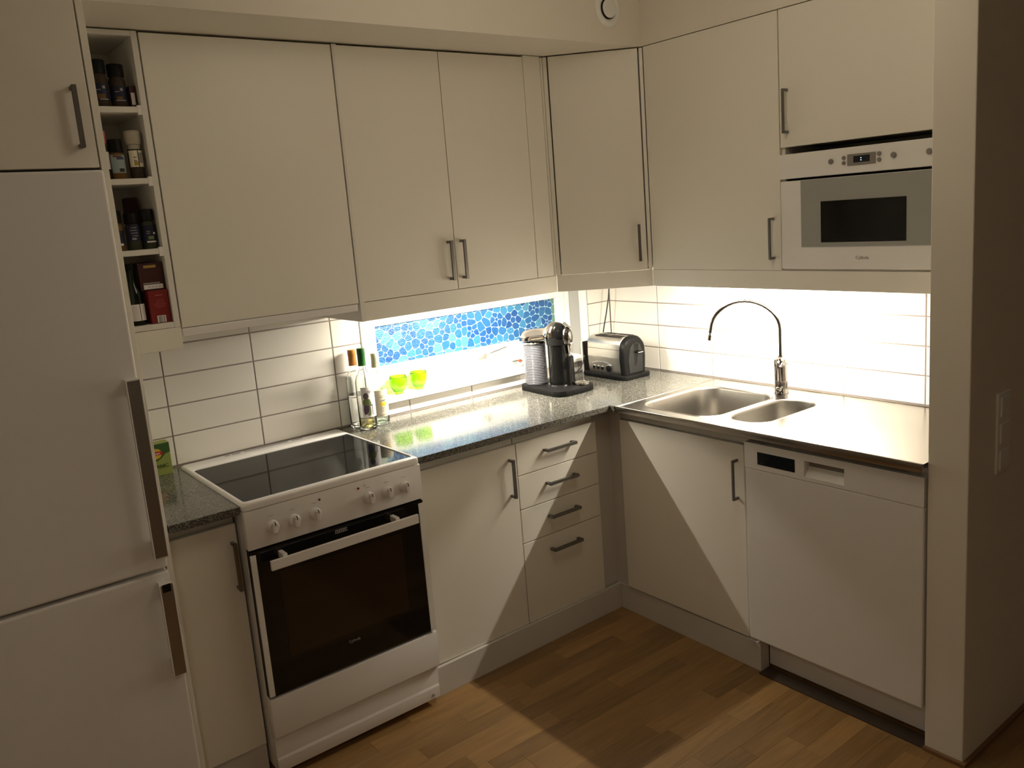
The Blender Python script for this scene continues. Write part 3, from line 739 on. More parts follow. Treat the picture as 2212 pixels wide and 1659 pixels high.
for k in (0, 1): box('marking', -1.727, -1.719, YS-.0004, YS+.001, .8612+.005*k, .8620+.005*k, GREYINK, cpp, bev=0)
# oven door
box('door_shadow_gap', SXL+.004, SXR-.004, YS+.012, YS+.035, .2860, .7650, BLACKP, st, bev=0)
od = box('oven_door', SXL+.006, SXR-.004, YS-.0005, YS+.012, .2930, .7600, OVENG, st, bev=.002)
box('side_strip', SXL-.001+.002, -2.0940, YS-.0035, YS+.004, .2955, .7500, PLAST, od, bev=.001)
box('side_strip', -1.5390, SXR-.002, YS-.0035, YS+.004, .2935, .7510, PLAST, od, bev=.001)
box('oven_window', -2.030, -1.612, YS-.0012, YS+.001, .400, .672, OVENW, od, bev=.0003)
hh = box('handle', -2.0685, -1.5680, YS-.050, YS-.040, .7045, .7350, APPL, od, bev=.002)
for x in (-2.020, -1.640): box('handle_mount', x-.007, x+.007, YS-.041, YS, .722, .742, APPL, od, bev=.002)
stk = box('sticker', -1.8400, -1.7990, YS-.0012, YS+.001, .7370, .7485, BARC, od, bev=0)
for k, a in enumerate((-1.837, -1.831, -1.823, -1.816, -1.808, -1.803)): box('sticker_print', a, a+.0028, YS-.0016, YS, .7385+.002*(k % 2), .7465-.002*((k+1) % 2), BLACKP, stk, bev=0)
textmesh('lettering', 'Cylinda', .0135, GREYINK, od, (-1.819, YS-.0011, .3700), (1, 0, 0), (0, 0, 1))
# drawer and skirt
prism('warming_drawer', [(SXL, YS, .1560), (SXL, YS-.001, .2830), (SXL, YS+.034, .2850), (SXL, YS+.034, .1500), (SXL, YS+.010, .1480)], (SXR-SXL, 0, 0), APPL, st, bev=.003, ang=30)
prism('skirt', [(SXL+.003, YS+.014, .1490), (SXL+.003, YS+.020, .0800), (SXL+.003, YS+.016, .0720), (SXL+.003, YS+.018, .0300), (SXL+.003, YS+.035, .0300), (SXL+.003, YS+.035, .1490)], (SXR-SXL-.006, 0, 0), APPL, st, bev=.001, ang=25)
lathe('foot_screw', [(.006, 0), (.006, .003), (.003, .004)], (-1.545, YS+.018, .046), RAIL, st, n=12, ax=(0, -1, 0))
for x in (SXL+.05, SXR-.05):
    for y in (YS+.09, -.10): lathe('foot', [(.018, 0), (.018, .012), (.010, .014), (.010, .031)], (x, y, 0), BLACKP, st, n=14)

# ------------------------------------------------------------------ fridge side
YFR = -.660
top(box('tall_side_panel', -2.3335, -2.3170, -.6215, -.001, 0, 2.279, DOOR, bev=.001), 'tall white end panel between the fridge and the kitchen cabinets', 'panel')
fg = thing('fridge_freezer', 'tall white fridge freezer with two doors at the left edge', 'fridge', (-2.63, -.33, 0))
box('body', -2.928, -2.3385, YFR+.062, -.02, .02, 1.860, FRID, fg, bev=.004)
fd = box('door', -2.930, -2.3375, YFR, YFR+.058, .8010, 1.8615, FRID, fg, bev=.007, seg=3, label='upper fridge door')
ld_ = box('door', -2.930, -2.3375, YFR, YFR+.058, .060, .7905, FRID, fg, bev=.007, seg=3, label='lower freezer door')
def fhandle(par, z0, z1, gap_top):
    h = boxes('handle', [(-2.374, -2.3400, YFR-.034, YFR-.030, z0, z1), (-2.3765, -2.3735, YFR-.036, YFR-.026, z0, z1), (-2.3425, -2.3395, YFR-.036, YFR-.026, z0, z1), (-2.374, -2.342, YFR-.030, YFR+.001, z0, z0+.045), (-2.374, -2.342, YFR-.030, YFR+.001, z1-.045, z1)], FRID, par, bev=.0008)
    box('handle_face', -2.3730, -2.3430, YFR-.0352, YFR-.033, z0+.003, z1-.003, mat('handle_brushed_face', (.34, .31, .29), .30, metal=.9), h, bev=.0004)
    return h
fhandle(fd, .842, 1.331, 0); h2 = fhandle(ld_, .500, .769, 0)
box('black_inset', -2.3690, -2.3480, YFR-.0362, YFR-.0350, .7460, .7680, BLACKG, h2, bev=.0003)
for x in (-2.88, -2.39): lathe('foot', [(.02, 0), (.02, .021)], (x, -.55, 0), BLACKP, fg, n=14)
tc_ = cab('fridge_top_cabinet', 'white cabinet above the fridge with a vertical handle', (-2.63, -.33, 1.868))
box('body', -2.930, -2.3385, YFR+.050, -.001, 1.870, 2.282, CARC, tc_, bev=.0005)
dt = box('door', -2.930, -2.3405, YFR+.026, YFR+.045, 1.8695, 2.270, DOOR, tc_)
handle(dt, (-2.3755, YFR+.026, 1.990), (0, 0, 1), (0, -1, 0))
# ------------------------------------------------------------------ bottles
def bottle_shell(c, R, hb, hs, Rn, ht, par, m, wall=.0022, punt=.012):
    """outer and inner surface of a glass bottle in one mesh"""
    out = [(R*.80, .0), (R*.97, .002), (R, .010), (R, hb), (R*.97, hb+(hs-hb)*.25), (R*.82, hb+(hs-hb)*.55), (R*.55, hb+(hs-hb)*.8), (Rn*1.1, hs), (Rn, hs+.010), (Rn, ht)]
    inn = [(Rn-wall, ht), (Rn-wall, hs+.010), (Rn*1.1-wall, hs), (R*.55-wall, hb+(hs-hb)*.8), (R*.82-wall, hb+(hs-hb)*.55), (R*.97-wall, hb+(hs-hb)*.25), (R-wall, hb), (R-wall, .016), (R*.80, .008), (R*.5, .009+punt*.5), (0, .009+punt)]
    prof = [(0, punt*.6), (R*.5, punt*.35)] + out + inn
    return lathe('glass', prof, c, m, par, n=36, ang=50)
BC = (-1.419, -.105, .8998)
b1_ = thing('liquor_bottle', 'tall clear glass bottle with the green cap and figure label', 'bottle', BC, local=False)
b1_.location = BC
bottle_shell(BC, .0342, .175, .232, .0125, .285, b1_, CLEAR)
lathe('yellow_liquor', [(0, .0215), (.018, .0155), (.028, .0095), (.0312, .0175), (.0312, .034), (0, .034)], BC, PALEYEL, b1_, n=32)
lathe('cap', [(0, .316), (.0148, .316), (.0155, .313), (.0155, .292), (.0149, .290), (.0149, .252), (.0160, .250), (.0160, .2485), (.0131, .2485), (.0131, .2875), (0, .2875)], BC, GREENCAP, b1_, n=28)
lb = cylpatch('label', BC, .0345, BC[2]+.050, BC[2]+.168, 215, 318, PAPER, b1_, label='white front label with a drawn figure')
def onlabel(parent, c, r, a, z, pts, m, name='print'):
    """flat print laid on a curved label; pts in metres along arc and height"""
    bm = bmesh.new(); f0 = bm.faces.new([bm.verts.new((u, v, 0)) for u, v in pts])
    bmesh.ops.triangulate(bm, faces=[f0])
    w_ = max(p[0] for p in pts)-min(p[0] for p in pts)
    if w_ > .004: bmesh.ops.subdivide_edges(bm, edges=bm.edges[:], cuts=3, use_grid_fill=True)
    for q in bm.verts:
        th = math.radians(a) + q.co.x/r; q.co = Vector((c[0], c[1], c[2]+z+q.co.y)) + Vector((math.cos(th), math.sin(th), 0))*(r+.0005)
    g_ = bmesh.ops.extrude_face_region(bm, geom=bm.faces[:])
    for q in g_['geom']:
        if isinstance(q, bmesh.types.BMVert):
            d = Vector((q.co.x-c[0], q.co.y-c[1], 0)).normalized(); q.co -= d*.0004
    return fin(name, bm, m, parent)
AL = 245
onlabel(lb, BC, .0349, AL, 0.1230, [(-0.0052, 0.0), (0.0052, -0.0025), (0.0104, 0.0075), (0.0091, 0.0175), (0.0026, 0.0238), (-0.0052, 0.0225), (-0.0104, 0.015), (-0.0104, 0.005)], mat('hood_grey', (.12, .10, .11), .6))
onlabel(lb, BC, .0349, AL, 0.0980, [(-0.013, 0.0), (0.0117, -0.0025), (0.0195, 0.005), (0.013, 0.0225), (0.0052, 0.025), (-0.0078, 0.025), (-0.0143, 0.015)], INKG)
onlabel(lb, BC, .0349, AL, 0.0605, [(-0.0104, 0.0), (0.0026, 0.005), (0.0091, 0.0175), (0.0117, 0.035), (-0.0104, 0.0387), (-0.013, 0.0175)], INKP)
onlabel(lb, BC, .0349, AL, 0.0580, [(0.0, 0.0), (0.013, 0.0), (0.0156, 0.015), (0.0143, 0.035), (0.0091, 0.035), (0.0078, 0.015)], INKG)
onlabel(lb, BC, .0349, AL, 0.0593, [(0.0215, 0.0), (0.0231, 0.0), (0.0224, 0.0375), (0.0205, 0.0375)], INK)
onlabel(lb, BC, .0349, AL, 0.0943, [(0.013, 0.0), (0.0247, 0.0025), (0.0247, 0.005), (0.013, 0.0037)], INK)
for k, (u0, v0, u1, v1) in enumerate(((.006, .012, .009, .004), (.009, .004, .012, .013), (.012, .013, .014, .002), (.014, .002, .017, .011), (.017, .011, .019, .004), (.019, .004, .023, .010), (.016, -.002, .018, .004))):
    t_ = .0006; onlabel(lb, BC, .0349, AL, .143, [(u0, v0-t_), (u1, v1-t_), (u1, v1+t_), (u0, v0+t_)], INK, 'handwriting')

BC2 = (-1.423, -.0355, .8998)
b2_ = thing('liquor_bottle', 'clear glass bottle with the orange-brown cap, behind the green-capped one', 'bottle', BC2)
bottle_shell(BC2, .0340, .180, .230, .0130, .278, b2_, CLEAR)
lathe('clear_liquor', [(0, .0215), (.018, .0155), (.028, .0095), (.0312, .0175), (.0312, .128), (0, .128)], BC2, WATER, b2_, n=32)
lathe('cap', [(0, .305), (.0158, .305), (.0165, .302), (.0165, .284), (.0158, .282), (.0158, .247), (.0168, .245), (.0168, .2435), (.0136, .2435), (.0136, .2805), (0, .2805)], BC2, ORANGECAP, b2_, n=28)
BC3 = (-1.3505, -.082, .8998)
b3_ = thing('liquor_bottle', 'clear glass bottle with the pale cream cap and lemon label', 'bottle', BC3)
bottle_shell(BC3, .0333, .135, .175, .0150, .250, b3_, CLEARG)
lathe('neck_ring', [(.0152, .205), (.0195, .206), (.0195, .211), (.0152, .212)], BC3, CLEAR, b3_, n=26, closed=True)
lathe('cap', [(0, .284), (.0154, .284), (.0160, .281), (.0160, .262), (.0155, .260), (.0168, .231), (.0172, .228), (.0153, .228), (.0153, .253), (0, .253)], BC3, WHITECAP, b3_, n=28)
lb3 = cylpatch('label', BC3, .0336, .9348, 1.0398, 200, 320, CREAM, b3_, label='cream label with two lemons')
for du in (0, .013):
    onlabel(lb3, BC3, .0340, 256, .085, [(du+.0065*math.cos(a*PI/5), .0085*math.sin(a*PI/5)) for a in range(10)], INKY)
for u, v in ((-.002, .012), (.004, .015), (.009, .012), (.013, .015)):
    onlabel(lb3, BC3, .0340, 256, .085, [(u-.003, v-.001), (u, v+.003), (u+.004, v), (u, v-.002)], INKG)
for k in range(5):
    onlabel(lb3, BC3, .0340, 256, .118-(k if k < 2 else k+6)*.006, [(-.008, 0), (.018, .0), (.018, .0008), (-.008, .0008)], GREYINK)
onlabel(lb3, BC3, .0340, 256, .042, [(-.010, 0), (.020, .0), (.020, .001), (-.010, .001)], GREYINK)
# ------------------------------------------------------------------ green glasses on the sill
def goblet(c, label):
    g = thing('glass_bowl', label, 'glass', c, group='lime green glasses on the window sill')
    prof = [(0, 0), (.017, 0), (.018, .002), (.0175, .005), (.024, .012), (.032, .026), (.0370, .044), (.0375, .062), (.0368, .074), (.0362, .0745), (.0355, .074), (.0362, .062), (.0357, .045), (.0305, .028), (.022, .015), (.012, .010), (.005, .0125), (0, .013)]
    lathe('bowl', prof, c, LIME, g, n=40, ang=60)
    lathe('foot_ring', [(.0135, .0), (.0165, -.0), (.0165, .0015), (.0135, .0015)], (c[0], c[1], c[2]-.0002), LIME, g, n=30, closed=True)
goblet((-1.183, .056, .9724), 'lime green glass cup on the sill, nearer the bottles')
goblet((-1.078, .066, .9724), 'lime green glass cup on the sill, farther from the bottles')
# small ornament jar near the coffee machine on the sill
oj = thing('ornament_jar', 'tiny white jar with rust red flower on the sill beside coffee machine', 'ornament', (-.52, .045, .972))
lathe('jar', [(0, 0), (.012, 0), (.0135, .003), (.0135, .020), (.011, .023), (0, .023)], (-.545, .045, .9722), PLAST, oj, n=22)
lathe('grey_band', [(.0136, .006), (.0140, .006), (.0140, .015), (.0136, .015)], (-.545, .045, .9722), BARC, oj, n=22, closed=True)
bm = bmesh.new()
for k in range(7):
    a = k*2*PI/7; bmesh.ops.create_icosphere(bm, subdivisions=1, radius=.005, matrix=Matrix.Translation((-.545+.007*math.cos(a), .045+.007*math.sin(a), 1.0035+.002*(k % 2))))
bmesh.ops.create_icosphere(bm, subdivisions=1, radius=.005, matrix=Matrix.Translation((-.545, .045, 1.0085)))
fin('flower', bm, mat('rust_red', (.22, .06, .02), .7), oj)
sweep('stem', [(-.545, .045, .994), (-.545, .045, 1.003)], .002, INKG, oj, n=8)
prism('leaf', [(-.562, .040, .998), (-.580, .036, 1.000), (-.592, .034, .9975), (-.578, .036, .996)], (0, .001, 0), INKG, oj)

# ------------------------------------------------------------------ coffee machine
cm = thing('coffee_machine', 'black and chrome capsule coffee machine with ribbed water tank in the corner', 'coffee machine', (-.54, -.235, .8995))
Z0 = .8998
TKx, TKy = -.590, -.125; TWx, TWy = -.545, -.232
fdir = Vector((.40, -.917, 0)).normalized(); sdir = Vector((.917, .40, 0))
base = [(-.628, -.062), (-.646, -.085), (-.655, -.200), (-.658, -.318), (-.648, -.345), (-.622, -.360), (-.560, -.362), (-.500, -.358), (-.455, -.346), (-.436, -.325), (-.430, -.285), (-.450, -.230), (-.490, -.150), (-.520, -.080), (-.545, -.060)]
prism('base_plate', [(x, y, Z0) for x, y in base], (0, 0, .025), BLACKP, cm, bev=.004, ang=35)
# ribbed translucent tank
prof = [(0, .0), (.046, .0), (.049, .003)]
for k in range(24): prof += [(.0482, .006+k*.0073), (.0503, .0095+k*.0073)]
prof += [(.0495, .182), (.0470, .182), (.0470, .006), (0, .006)]
lathe('water_tank', prof, (TKx, TKy, Z0+.0255), TANK, cm, n=44, ang=50)
lathe('water', [(0, .007), (.0462, .007), (.0462, .066), (0, .066)], (TKx, TKy, Z0+.0255), WATER, cm, n=36)
lathe('tank_lid', [(0, .0), (.0545, .0), (.056, .003), (.054, .007), (.048, .009), (0, .009)], (TKx, TKy, Z0+.209), CHROME, cm, n=44)
# tower
lathe('tower', [(.0, 0), (.0455, 0), (.0455, .200), (0, .200)], (TWx, TWy, Z0+.030), BLACKG, cm, n=44)
lathe('tower_ring', [(.0, 0), (.0475, 0), (.0475, .0045), (0, .0045)], (TWx, TWy, Z0+.0253), CHROME, cm, n=44)
lathe('collar', [(.0, 0), (.0490, 0), (.0490, .034), (0, .034)], (TWx, TWy, Z0+.205), BLACKP, cm, n=44)
# domed head: chrome rear hood, black centre, dark nose
bm = bmesh.new(); bmesh.ops.create_uvsphere(bm, u_segments=36, v_segments=20, radius=1)
for v in bm.verts:
    p = v.co.copy(); v.co = Vector((TWx, TWy, Z0+.240)) + sdir*p.x*.0490 + fdir*p.y*.052 + Vector((0, 0, max(p.z, -.25)*.060))
fin('head_dome', bm, BLACKG, cm, smooth=True)
# chrome hood running from the head back over the tank
bm = bmesh.new(); rings = []
axd = (Vector((TKx, TKy, 0))-Vector((TWx, TWy, 0))).normalized(); sd2 = Vector((-axd.y, axd.x, 0))
for s, hw, ht, zb in ((-.012, .047, .048, .0), (.0, .0505, .060, .0), (.020, .0515, .0625, .0), (.035, .047, .055, -.001), (.05, .0465, .052, -.012), (.10, .0480, .050, -.016), (.15, .0470, .046, -.018), (.166, .0430, .038, -.018), (.172, .030, .024, -.016)):
    c0 = Vector((TWx, TWy, Z0+.240+zb)) + axd*s; rg = []
    for k in range(21):
        a = PI*k/20; rg.append(bm.verts.new(c0 + sd2*math.cos(a)*hw + Vector((0, 0, math.sin(a)**.8*ht))))
    rings.append(rg)
for A, B in zip(rings, rings[1:]):
    for k in range(20): bm.faces.new((A[k], A[k+1], B[k+1], B[k]))
    bm.faces.new((A[0], B[0], B[20], A[20]))
bm.faces.new(rings[0]); bm.faces.new(rings[-1])
fin('chrome_hood', bm, mat('hood_chrome', (.34, .31, .29), .10, metal=1), cm, ang=45)
# nose and spout
nz = Vector((TWx, TWy, 0)) + fdir*.046
bm = bmesh.new(); bmesh.ops.create_uvsphere(bm, u_segments=28, v_segments=16, radius=1)
for v in bm.verts:
    p = v.co.copy(); v.co = Vector((nz.x, nz.y, Z0+.235)) + sdir*p.x*.030 + fdir*p.y*.026 + Vector((0, 0, p.z*(.045 if p.z > 0 else .042)))
fin('nose', bm, mat('dark_chrome', (.20, .19, .18), .15, metal=1), cm, smooth=True)
sp0 = nz + fdir*.010
lathe('spout', [(.013, 0), (.010, -.035), (.006, -.044), (0, -.044)], (sp0.x, sp0.y, Z0+.205), CHROME, cm, n=20)
textmesh('lettering', 'NESPRESSO', .0085, PAPER, cm, nz + fdir*.0272 + Vector((0, 0, Z0+.211)) + sdir*-.004, sdir, (0, 0, 1), .0006)
prism('lever_plate', [tuple(nz+sdir*-.012+fdir*-.01+Vector((0, 0, Z0+.296))), tuple(nz+sdir*.012+fdir*-.01+Vector((0, 0, Z0+.296))), tuple(nz+sdir*.008+fdir*.020+Vector((0, 0, Z0+.272))), tuple(nz+sdir*-.008+fdir*.020+Vector((0, 0, Z0+.272)))], (0, 0, .004), CHROME, cm, bev=.001)
# front column and cup rest
col = Vector((TWx, TWy, 0)) + fdir*.030 + sdir*.012
lathe('front_column', [(0, 0), (.036, 0), (.0335, .02), (.0325, .120), (.028, .126), (0, .127)], (col.x, col.y, Z0+.0255), BLACKG, cm, n=32)
cr = Vector((TWx, TWy, 0)) + fdir*.096 + sdir*.018
lathe('cup_rest', [(0, .0075), (.030, .0075), (.031, .009), (.034, .009), (.034, .002), (0, .0)], (cr.x, cr.y, Z0+.0256), STEEL, cm, n=36)
for k in range(5): 
    yy = (k-2)*.010; q = cr + fdir*yy; hw = math.sqrt(max(.029**2-yy*yy, .0001))
    sweep('rest_bar', [tuple(q-sdir*hw+Vector((0, 0, Z0+.0345))), tuple(q+sdir*hw+Vector((0, 0, Z0+.0345)))], .0012, CHROME, cm, n=8)
sweep('power_cord', bez([(-.545, -.085, .906), (-.46, -.050, .904), (-.36, -.070, .905), (-.315, -.085, .925), (-.285, -.090, .955), (-.262, -.080, .985), (-.240, -.060, .985), (-.220, -.050, .95), (-.20, -.045, .907)], 8), .0032, CABLE, cm, n=8)

# ------------------------------------------------------------------ toaster
tsr = thing('toaster', 'brushed steel two-slot toaster with black ends in the worktop corner', 'toaster', (-.185, -.21, .8995))
bxs = rrect(-.272, -.098, -.356, -.068, .022, 5)
prism('base', [(x, y, .8998) for x, y in bxs], (0, 0, .020), BLACKP, tsr, bev=.004, ang=35)
def arch(x0, x1, z0, z1, r, n=8, bul=.004):
    P = [(x0+.004, z0), (x0-bul*.6, z0+(z1-z0)*.45)]
    for cx, a0 in ((x0+r, 180), (x1-r, 90)):
        for k in range(n+1):
            a = math.radians(a0-90*k/n); P.append((cx+r*math.cos(a), z1-r+r*math.sin(a)))
    P += [(x1+bul*.6, z0+(z1-z0)*.45), (x1-.004, z0)]
    return P
A_ = arch(-.252, -.116, .920, 1.093, .060)
# solid steel shell; both slots are dark slabs painting the shade inside them
tb = prism('steel_shell', [(x, -.312, z) for x, z in arch(-.252, -.116, .920, 1.089, .038)], (0, .212, 0), mat('toaster_steel', (.55, .52, .47), .36, metal=1, bump=.05, bscale=90, aniso=(1, 1, 20)), tsr, bev=.0005, ang=40)
boxes('slot', [(-.228, -.190, -.297, -.128, 1.0870, 1.0897), (-.178, -.142, -.297, -.128, 1.0870, 1.0897)], DARKGAP, tsr, bev=0)
boxes('slot_frame', [(-.190, -.178, -.297, -.128, 1.0886, 1.0905), (-.228, -.142, -.215, -.211, 1.0886, 1.0905)], STEEL, tsr, bev=.0003)
for y0, y1, yy in ((-.338, -.312, -1), (-.100, -.088, 1)):
    bm = bmesh.new(); P1 = arch(-.255, -.113, .920, 1.0925, .061) if yy < 0 else arch(-.247, -.121, .920, 1.082, .045); y_in, y_out = (y1, y0) if yy < 0 else (y0, y1)
    def sc(P, s): return [(-.184+(x+.184)*s, .920+(z-.920)*s) for x, z in P]
    rings = [[bm.verts.new((x, y_in, z)) for x, z in P1], [bm.verts.new((x, y_in+(y_out-y_in)*.45, z)) for x, z in P1], [bm.verts.new((x, y_in+(y_out-y_in)*.85, z)) for x, z in sc(P1, .955)], [bm.verts.new((x, y_out, z)) for x, z in sc(P1, .87)]]
    for A, B in zip(rings, rings[1:]):
        for k in range(len(A)): q = (k+1) % len(A); bm.faces.new((A[k], A[q], B[q], B[k]))
    bm.faces.new(rings[0]); bm.faces.new(rings[-1])
    ecap = fin('end_cap', bm, BLACKP, tsr, ang=40)
    if yy < 0: front_cap = ecap
prism('lever_panel', [(x, -.3376, z) for x, z in ((-.222, .925), (-.226, .985), (-.215, 1.035), (-.197, 1.058), (-.170, 1.062), (-.150, 1.05), (-.137, 1.02), (-.138, .925))], (0, -.0022, 0), mat('toaster_grey_black', (.016, .016, .016), .5), tsr, bev=.0006)
box('lever_slot', -.1895, -.1855, -.3404, -.3390, .955, 1.062, BLACKG, tsr, bev=0)
prism('lever_groove', [(-.181, -.3400, 1.060), (-.160, -.3400, 1.055), (-.162, -.3400, 1.02), (-.176, -.3400, .962), (-.181, -.3400, .962)], (0, -.0006, 0), BLACKG, tsr)
box('lever', -.184, -.150, -.358, -.338, 1.014, 1.021, BLACKP, tsr, bev=.002)
box('lever_trim', -.182, -.150, -.3595, -.3570, 1.0155, 1.0195, CHROME, tsr, bev=.0008)
# controls on the long side (faces -x)
XT = -.2545
for y, z in ((-.1385, .944), (-.1655, .9435), (-.193, .943)):
    k_ = lathe('button', [(.0095, -.001), (.0095, .0018), (.0078, .0028), (.0078, -.001)], (XT+.0025, y, z), CHROME, tsr, n=22, ax=(-1, 0, 0), closed=True)
    lathe('button_cap', [(.0075, 0), (.0075, .0035), (.006, .0048), (0, .005)], (XT+.0025, y, z), BLACKG, k_, n=20, ax=(-1, 0, 0))
k_ = lathe('browning_dial', [(.0165, -.001), (.0165, .002), (.0150, .003), (.0150, -.001)], (XT+.0025, -.2395, .945), CHROME, tsr, n=28, ax=(-1, 0, 0), closed=True)
lathe('dial_cap', [(.0145, 0), (.0145, .010), (.012, .012), (0, .0125)], (XT+.0025, -.2395, .945), BLACKP, k_, n=26, ax=(-1, 0, 0))
sweep('arched_trim', bez([(XT-.0006, -.128, .963), (XT-.0012, -.16, .972), (XT-.0012, -.20, .974), (XT-.0008, -.235, .969), (XT-.0002, -.262, .961)], 8), .0012, CHROME, tsr, n=8)
box('seam', XT-.0003, XT+.002, -.311, -.101, 1.0335, 1.0345, DARKGAP, tsr, bev=0)
lathe('emblem', [(.0035, 0), (.0035, .001), (.002, .0012)], (-.2475, -.198, 1.0595), REDL, tsr, n=14, ax=(-1, 0, .3))
# cords and board in the corner
o = sweep('hanging_cord', bez([(-.058, -.062, 1.405), (-.058, -.061, 1.28), (-.072, -.052, 1.18), (-.088, -.035, 1.07), (-.092, -.034, .99), (-.094, -.036, .906)], 8), .0032, CABLE, None, n=8)
top(o, 'thin black cord hanging from the wall cabinet down behind the toaster', 'cord')
bb = thing('cutting_board', 'upright black board with white edge leaning behind the toaster', 'board', (-.19, -.03, .8998))
prism('board', [(-.2185, -.028, .9000), (-.130, -.028, .9000), (-.130, -.026, 1.048), (-.2185, -.026, 1.048)], (0, .006, 0), mat('black_board', (.022, .014, .012), .5), bb, bev=.0005)
prism('white_edge', [(-.2235, -.029, .8999), (-.2187, -.029, .8999), (-.2187, -.027, 1.0495), (-.2235, -.027, 1.0495)], (0, .008, 0), PLAST, bb)

# ------------------------------------------------------------------ tea box
tb_ = thing('tea_box', 'green tea carton on the small granite worktop beside the fridge panel', 'box', (-2.185, -.06, .8998))
box('carton', -2.235, -2.1445, -.072, -.022, .8998, 1.009, TEAL, tb_, bev=.0008)
yT = -.0728
prism('green_field', [(-2.2348, yT, .958), (-2.20, yT, .945), (-2.175, yT, .958), (-2.160, yT, .972), (-2.1447, yT, .975), (-2.1447, yT, 1.0085), (-2.2348, yT, 1.0085)], (0, .0008, 0), TEAG, tb_)
prism('yellow_badge', [(-2.192+.021*math.cos(a*PI/8), yT-.0004, .976+.018*math.sin(a*PI/8)) for a in range(16)], (0, .0008, 0), TEAY, tb_)
prism('red_banner', [(-2.222, yT-.0008, .972), (-2.168, yT-.0008, .970), (-2.170, yT-.0008, .983), (-2.220, yT-.0008, .985)], (0, .0008, 0), TEAR, tb_)
textmesh('lettering', 'Lipton', .0135, PAPER, tb_, (-2.195, yT-.0010, .9772), (1, 0, 0), (0, 0, 1), .0003)
textmesh('lettering', 'ORGANIC', .0170, mat('dark_green_ink', (.02, .07, .02), .6), tb_, (-2.193, yT-.0002, .9310), (1, 0, 0), (0, 0, 1), .0003)

# ------------------------------------------------------------------ things in the spice shelf
def jar(c, R, h, lid, glassm, fill, label, lab=None, lidh=.03, lidm=BLACKP, lidR=None, name='spice_jar', accents=(), group=None, hexed=False):
    t = thing(name, label, 'jar', c, group=group)
    lathe('jar_body', [(0, 0), (R*.92, 0), (R, .003), (R, h-.012), (R*.8, h-.002), (R*.8, h), (0, h)], c, fill, t, n=26)
    lr = lidR or R*.98
    lathe('lid', [(0, h), (lr, h), (lr, h+lidh-.003), (lr*.94, h+lidh), (0, h+lidh)], (c[0], c[1], c[2]+.0004), lidm, t, n=26)
    if lab:
        z0, z1, m = lab; l_ = cylpatch('label', c, R+.0002, c[2]+z0, c[2]+z1, 205, 335, m, t)
        for a, z, w, hh_, mm in accents:
            onlabel(l_, c, R+.0006, a, z, [(-w, -hh_), (w, -hh_), (w, hh_), (-w, hh_)], mm)
    return t
S1, S2, S3, S4 = SHZ[3]+.0003, SHZ[2]+.0003, SHZ[1]+.0003, SHZ[0]+.0003
jar((-2.226, -.262, S1), .0235, .094, 1, None, SPICEB, 'dark-lidded spice jar at the left of the top bay', (.020, .066, INKDB), .038, accents=((265, .030, .010, .006, SPICEO), (280, .0215, .012, .0015, GREYINK), (285, .055, .004, .004, GREYINK), (250, .048, .006, .001, GREYINK)))
jar((-2.176, -.258, S1), .0230, .088, 1, None, SPICEB, 'dark-lidded spice jar in the middle of the top bay', (.018, .060, INKDB), .034, accents=((262, .026, .008, .004, SPICEO), (270, .0195, .014, .0015, GREYINK), (280, .050, .004, .004, GREYINK), (250, .044, .006, .001, GREYINK)))
sp = thing('spice_packet', 'small dark red carton with a white side at the right of top bay', 'box', (-2.141, -.262, S1))
box('carton', -2.1500, -2.1330, -.278, -.20, S1, S1+.062, MAROON, sp); box('white_panel', -2.1470, -2.1370, -.2788, -.277, S1+.008, S1+.042, PAPER, sp, bev=0)
jar((-2.2475, -.255, S2), .0195, .105, 1, None, SPICEB, 'jar with a pink dome top half hidden by the fridge panel', (.030, .080, PAPER), .034, PINK, .018, accents=((275, .072, .006, .003, GOLD), (275, .060, .006, .0008, GREYINK), (275, .054, .006, .0008, GREYINK), (275, .048, .006, .0008, GREYINK)))
jar((-2.209, -.260, S2), .0205, .077, 1, None, SPICEO, 'black-lidded jar with a pale blue label in the second bay', (.018, .070, LBLUE), .038, accents=((282, .060, .010, .0035, INKB), (262, .066, .012, .003, SPICEO), (280, .048, .008, .0008, GREYINK), (280, .042, .008, .0008, GREYINK), (285, .026, .007, .005, SPICEB)))
g_ = jar((-2.158, -.262, S2), .0205, .085, 1, None, SPICEB, 'spice grinder with a clear white top and cream label in second bay', (.034, .082, CREAM), .0, accents=((279, .058, .0012, .024, MAROON), (300, .060, .006, .015, BARC), (254, .062, .004, .002, BARC), (254, .052, .004, .002, BARC), (262, .044, .007, .006, GOLD)))
lathe('grinder_top', [(0, .085), (.0170, .085), (.0180, .098), (.0210, .100), (.0230, .112), (.0235, .135), (.020, .140), (0, .141)], (-2.158, -.262, S2), mat('frosted_plastic', (.45, .42, .34), .45), g_, n=26)
jar((-2.243, -.256, S3), .0200, .082, 1, None, SPICEO, 'navy-labelled jar at the far left of the third bay', (.018, .060, INKDB), .036, accents=((282, .019, .009, .003, PAPER), (280, .070, .002, .002, GREYINK)))
jar((-2.197, -.258, S3), .0205, .078, 1, None, SPICEG, 'jar with grey printed lines in the middle of the third bay', (.026, .074, INKDB), .030, BLACKP, accents=((268, .066, .008, .001, GREYINK), (262, .058, .010, .001, GREYINK), (268, .050, .010, .001, GREYINK), (272, .042, .008, .001, GREYINK), (262, .033, .006, .003, BARC)))
jar((-2.153, -.262, S3), .0200, .084, 1, None, SPICEG, 'jar with green herb picture at the right of the third bay', (.018, .070, INKDB), .034, accents=((272, .021, .014, .0022, PAPER), (270, .033, .008, .005, INKG), (252, .046, .005, .001, GREYINK), (252, .052, .005, .001, GREYINK), (300, .046, .003, .003, PAPER)))
